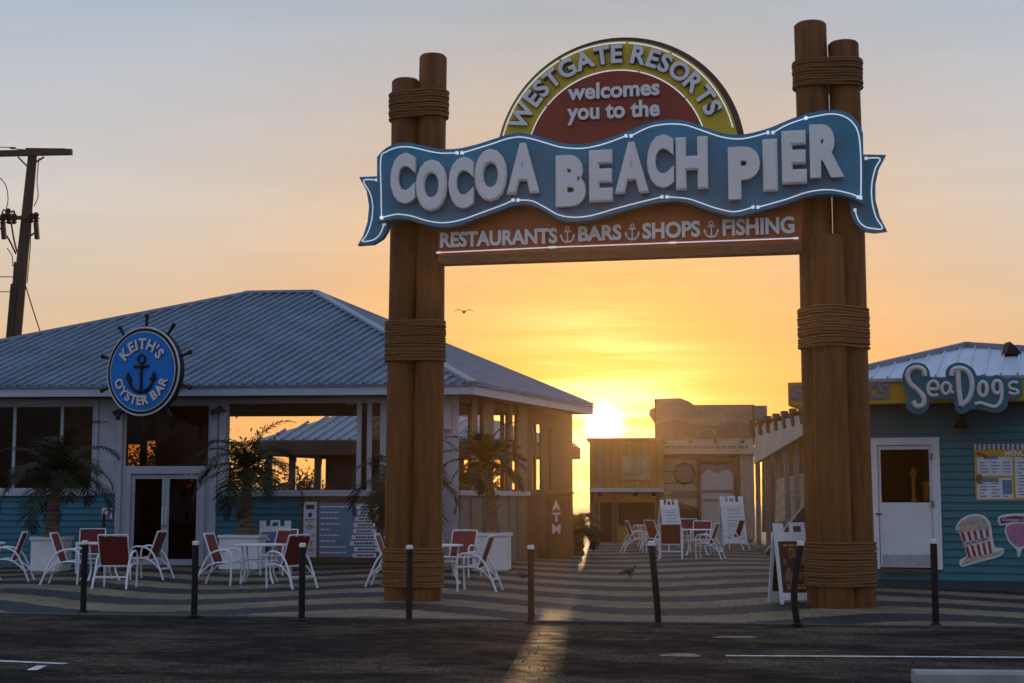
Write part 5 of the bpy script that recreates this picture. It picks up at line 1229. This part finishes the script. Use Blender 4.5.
a_frame(801, 604, 526, 50, 10, 'large white A-frame sign with a dark brown food menu left of the right arch pillar', mat('poster_brown', (.045, .018, .009), .5, var=.35, scale=5), draw_food)

# ------------------------------------------------------------------ cash machine by the side wall
ap_ = SPn.at(559, 520)
M = SPn.shift(su(559), -.75, 0)
atm = thing('cash_machine', M, 'dark cash machine cabinet with white vertical letters beside the restaurant side wall', 'cash machine')
g = AT(559, 516, 39.6); MA = Matrix.Translation((g.x, g.y, 0)) @ Matrix.Rotation(R(-6), 4, 'Z')
atm.matrix_world = MA; ROOT[atm.name] = MA.copy()
mb = MB(MA); mb.box(-.34, .34, 0, .5, 0, 1.70, .02); cab = mb.build('cabinet', DARKW, atm)
mb = MB(MA); mb.box(-.37, .37, -.04, .54, 1.701, 1.77, .01); mb.build('top', BROWN, atm)
mb = MB(MA); zb = [AT(556, y, 39.6).z for y in (499, 511, 523, 535)]
for k, ch in enumerate('ATM'):
    z1 = AT(556, 501 + k * 11.6, 39.6).z; z0 = AT(556, 510.5 + k * 11.6, 39.6).z; text(mb, ch, -.18, z0, .04, z1, -.012, .02, .04)
mb.build('lettering', W_PAINT, atm)

# ------------------------------------------------------------------ shrubs and trees beyond the buildings
def leafy(p, h, rx, lb, seed, trunk=.5, n=1500, cat='shrub', name='shrub'):
    r = random.Random(seed); M = Matrix.Translation((p.x, p.y, -.1)); t = thing(name, M, lb, cat, 'trees and shrubs behind the restaurant')
    mb = MB(M); mb.tube([(0, 0, 0), (.05, 0, h * .3), (-.03, .05, h * .6)], [.09, .07, .04], 7)
    limbs = []
    for k in range(7):
        a = r.uniform(0, 6.28); q = Vector((math.cos(a) * rx * .6, math.sin(a) * rx * .5, h * r.uniform(.55, .9))); limbs.append(q); mb.tube([(0, 0, h * .3), q * .6 + Vector((0, 0, .1)), q], [.05, .03, .015], 5)
    mb.build('trunk', TRUNK, t); mb = MB(M)
    for k in range(n):
        c = r.choice(limbs); p2 = c + Vector((r.gauss(0, rx * .24), r.gauss(0, rx * .22), r.gauss(0, h * .13)))
        if p2.z < h * trunk * .4: continue
        s = r.uniform(.05, .13); v = Vector((r.gauss(0, 1), r.gauss(0, 1), r.gauss(0, 1))).normalized(); w = v.orthogonal().normalized()
        mb.face([p2 - v * s, p2 + w * s * .4, p2 + v * s, p2 - w * s * .4])
    mb.build('crown', SHRUBM, t)
for x, y, Y, h, rx, lb, sd in ((196, 470, 49, 3.9, 1.5, 'dark round tree seen above the double door through the restaurant', 1), (240, 470, 50, 3.3, 1.1, 'dark shrub seen through the open window behind the second palm', 2), (284, 470, 60, 2.7, 1.2, 'open branched shrub seen below the pavilion roof', 3), (304, 470, 63, 2.5, 1.0, 'small shrub in the right bay under the pavilion roof', 4), (150, 470, 49, 3.2, 1.3, 'dark shrub glimpsed through the far window left of the round tree', 5), (470, 480, 60, 2.6, 1.3, 'shrub seen through the side windows behind the upright palm', 6), (508, 480, 60, 2.4, 1.1, 'shrub seen through the narrow side windows at the far corner', 7)):
    leafy(AT(x, y, Y), h, rx, lb, sd)
pb = AT(578, 548, 43.2); pb.z = 0
palm(pb, .7, 1.0, 'low dark palm beside the cash machine', (0, 0), 22, 33, .9)

# ------------------------------------------------------------------ utility pole
UY = 50.0
bt_ = AT(14, 346, UY); tp_ = AT(33.2, 149, UY); ax = (tp_ - bt_) / (tp_.z - bt_.z); base = bt_ - ax * bt_.z
up_ = thing('utility_pole', Matrix.Translation(base), 'leaning dark timber utility pole with crossarms and wires behind the restaurant roof', 'utility pole')
mb = MB(); mb.tube([base, bt_, tp_], [.26, .225, .15], 12); mb.build('pole', POLEW, up_, smooth=True)
def UP(x, y, d=0): return AT(x, y, UY + d)
mb = MB(); mb.bar(UP(-22, 154, -.2), UP(72, 152, -.2), .18, .19); mb.bar(UP(26, 149.5, -.2), UP(66, 150.0, -.2), .12, .09)
for a, b in (((18, 157), (27, 166)), ((44, 157), (30, 166))): mb.bar(UP(*a, -.25), UP(*b, -.25), .05, .05)
mb.build('crossarm', POLEW, up_)
mb = MB(); mb.bar(UP(-12, 219, -.3), UP(38, 217, -.3), .1, .12); mb.bar(UP(36, 232, -.25), UP(27, 238, -.25), .05, .05); mb.build('lower_crossarm', POLEW, up_)
for x, y in ((-4, 219), (3, 219), (9, 219), (14, 219), (31, 218), (36, 218), (8, 214)):
    mb = MB(); p = UP(x, y, -.3); mb.lathe([(.05, -.12), (.11, -.06), (.06, -.02), (.12, .04), (.06, .08), (.11, .16), (.05, .24)], tuple(p + Vector((0, 0, -.05))), 9); mb.build('insulator', BLACKM, up_, smooth=True)
for x in (3, 36): mb = MB(); p = UP(x, 223, -.4); mb.bar(p, p + Vector((.06, 0, -.55)), .14, .14); mb.build('fuse_box', BLACKM, up_)
mb = MB()
def wire(pts, r=.016): mb.tube(smooth_path([UP(*p) for p in pts], 5), r, 5)
wire([(-900, 128), (-420, 146), (-25, 147), (10, 148.5), (27, 150)]); wire([(-900, 262), (-420, 280), (-25, 277), (14, 277)]); wire([(-900, 280), (-420, 297), (-25, 292), (13, 292.5)]); wire([(25, 284), (33, 310), (41.5, 336), (46, 352)], .02)
wire([(0, 178), (6, 186), (8, 200), (5, 214)]); wire([(39, 158), (37, 180), (38, 196), (34, 206)]); wire([(0, 228), (8, 238), (16, 254)], .03); wire([(11, 222), (14, 240), (17, 252)], .03); wire([(7, 248), (12, 256), (13, 266), (15, 262)]); wire([(31, 222), (30, 250), (27, 283)])
wire([(2, 214), (4, 210), (9, 213), (10, 222)], .03); wire([(11, 213), (14, 211), (15, 218)], .03)
mb.build('wire', BLACK, up_)
mb = MB(); a = UP(13.5, 284, -.32); b = UP(8, 346, -.32); mb.tube([b - (a - b) * .6, b, a], .10, 8); mb.tube([UP(15, 262, -.3), a], .04, 6); mb.build('conduit', BLACKM, up_, smooth=True)

# ------------------------------------------------------------------ birds
def pigeon(x, y, s, rz, lb):
    g = G(x, y); M = Matrix.Translation(g) @ Matrix.Rotation(R(rz), 4, 'Z') @ Matrix.Scale(s, 4)
    t = thing('pigeon', M, lb, 'bird', 'pigeons walking on the plaza'); mb = MB(M)
    prof = [(-.20, .135, .012), (-.15, .15, .035), (-.08, .165, .06), (0, .18, .072), (.06, .20, .062), (.095, .235, .040), (.11, .27, .030), (.128, .292, .030), (.148, .292, .022), (.16, .287, .008), (.185, .280, .003)]
    n = 10; rings = []
    for i, (px, pz_, r) in enumerate(prof):
        a = prof[max(0, i - 1)]; b = prof[min(len(prof) - 1, i + 1)]; d = Vector((b[0] - a[0], 0, b[1] - a[1])).normalized(); u = Vector((0, 1, 0)); w = d.cross(u)
        rings.append([mb.v(Vector((px, 0, pz_)) + (u * math.cos(2 * math.pi * k / n) * (1.0) + w * math.sin(2 * math.pi * k / n)) * r) for k in range(n)])
    for A, B in zip(rings, rings[1:]):
        for k in range(n): mb.bm.faces.new((A[k], A[(k + 1) % n], B[(k + 1) % n], B[k]))
    mb.bm.faces.new(rings[0][::-1]); mb.bm.faces.new(rings[-1])
    for sd in (-1, 1):
        mb.tube([(.005, .03 * sd, .14), (-.01, .03 * sd, .07), (.0, .03 * sd, .008)], [.016, .008, .006], 6)
        for a in (-.4, 0, .4): mb.tube([(0, .03 * sd, .007), (.045 * math.cos(a), .03 * sd + .045 * math.sin(a), .004)], .004, 5)
    mb.tube([(-.17, 0, .14), (-.27, 0, .115)], [.03, .035], 6, flat=None)
    mb.build('body', PIGEON, t, smooth=True)
    mb = MB(M)
    for sd in (-1, 1): mb.ball((-.045, .062 * sd, .178), .125, .016, .045)
    mb.build('wing', PIGEON, t, smooth=True)
pigeon(630, 578, .82, 15, 'dark pigeon walking on the wave paving left of the bent bollard')
pigeon(522, 582, .82, 150, 'dark pigeon close beside the bollard right of the pillar table')
p = AT(464, 312, 48); M = Matrix.Translation(p); sg = thing('gull', M, 'small gull gliding in the sky just right of the left arch pillar', 'bird')
mb = MB(M); mb.tube([(-.02, .22, 0), (0, .1, .01), (0, -.05, 0), (0, -.2, .0), (0, -.27, -.01)], [.01, .045, .055, .03, .008], 8)
mb.build('body', PIGEON, sg, smooth=True)
for s in (-1, 1):
    mb = MB(M); pr = [(0.03, .02, .09, .02), (.12, .06, .08, .07), (.2, .05, .07, .085), (.29, .0, .05, .03), (.34, -.02, .01, .0)]
    a = [mb.v((s * x, y - w, z)) for x, y, w, z in pr]; b = [mb.v((s * x, y + w, z)) for x, y, w, z in pr]; c = [mb.v((s * x, y, z + .014)) for x, y, w, z in pr]
    for i in range(4): mb.bm.faces.new((a[i], a[i + 1], c[i + 1], c[i])); mb.bm.faces.new((c[i], c[i + 1], b[i + 1], b[i])); mb.bm.faces.new((a[i], b[i], b[i + 1], a[i + 1]))
    mb.build('wing', PIGEON, sg)
g = G(592, 600)

# ------------------------------------------------------------------ thin volume added for the warm veil and glow toward the sun
mb = MB(); mb.box(-450, 450, -70, 620, -1.3, 16.5)
hz_o = mb.build('glow_haze', bpy.data.materials.new('glow_haze'), None); hz_o['kind'] = 'stuff'
hm = hz_o.data.materials[0]; hm.use_nodes = True; N = hm.node_tree.nodes; L = hm.node_tree.links
N.remove(N['Principled BSDF']); vo = N.new('ShaderNodeVolumePrincipled')
vo.inputs['Color'].default_value = (1.0, .66, .34, 1); vo.inputs['Density'].default_value = .00032; vo.inputs['Anisotropy'].default_value = .88
ou = [n for n in N if n.type == 'OUTPUT_MATERIAL'][0]; L.new(vo.outputs[0], ou.inputs['Volume'])
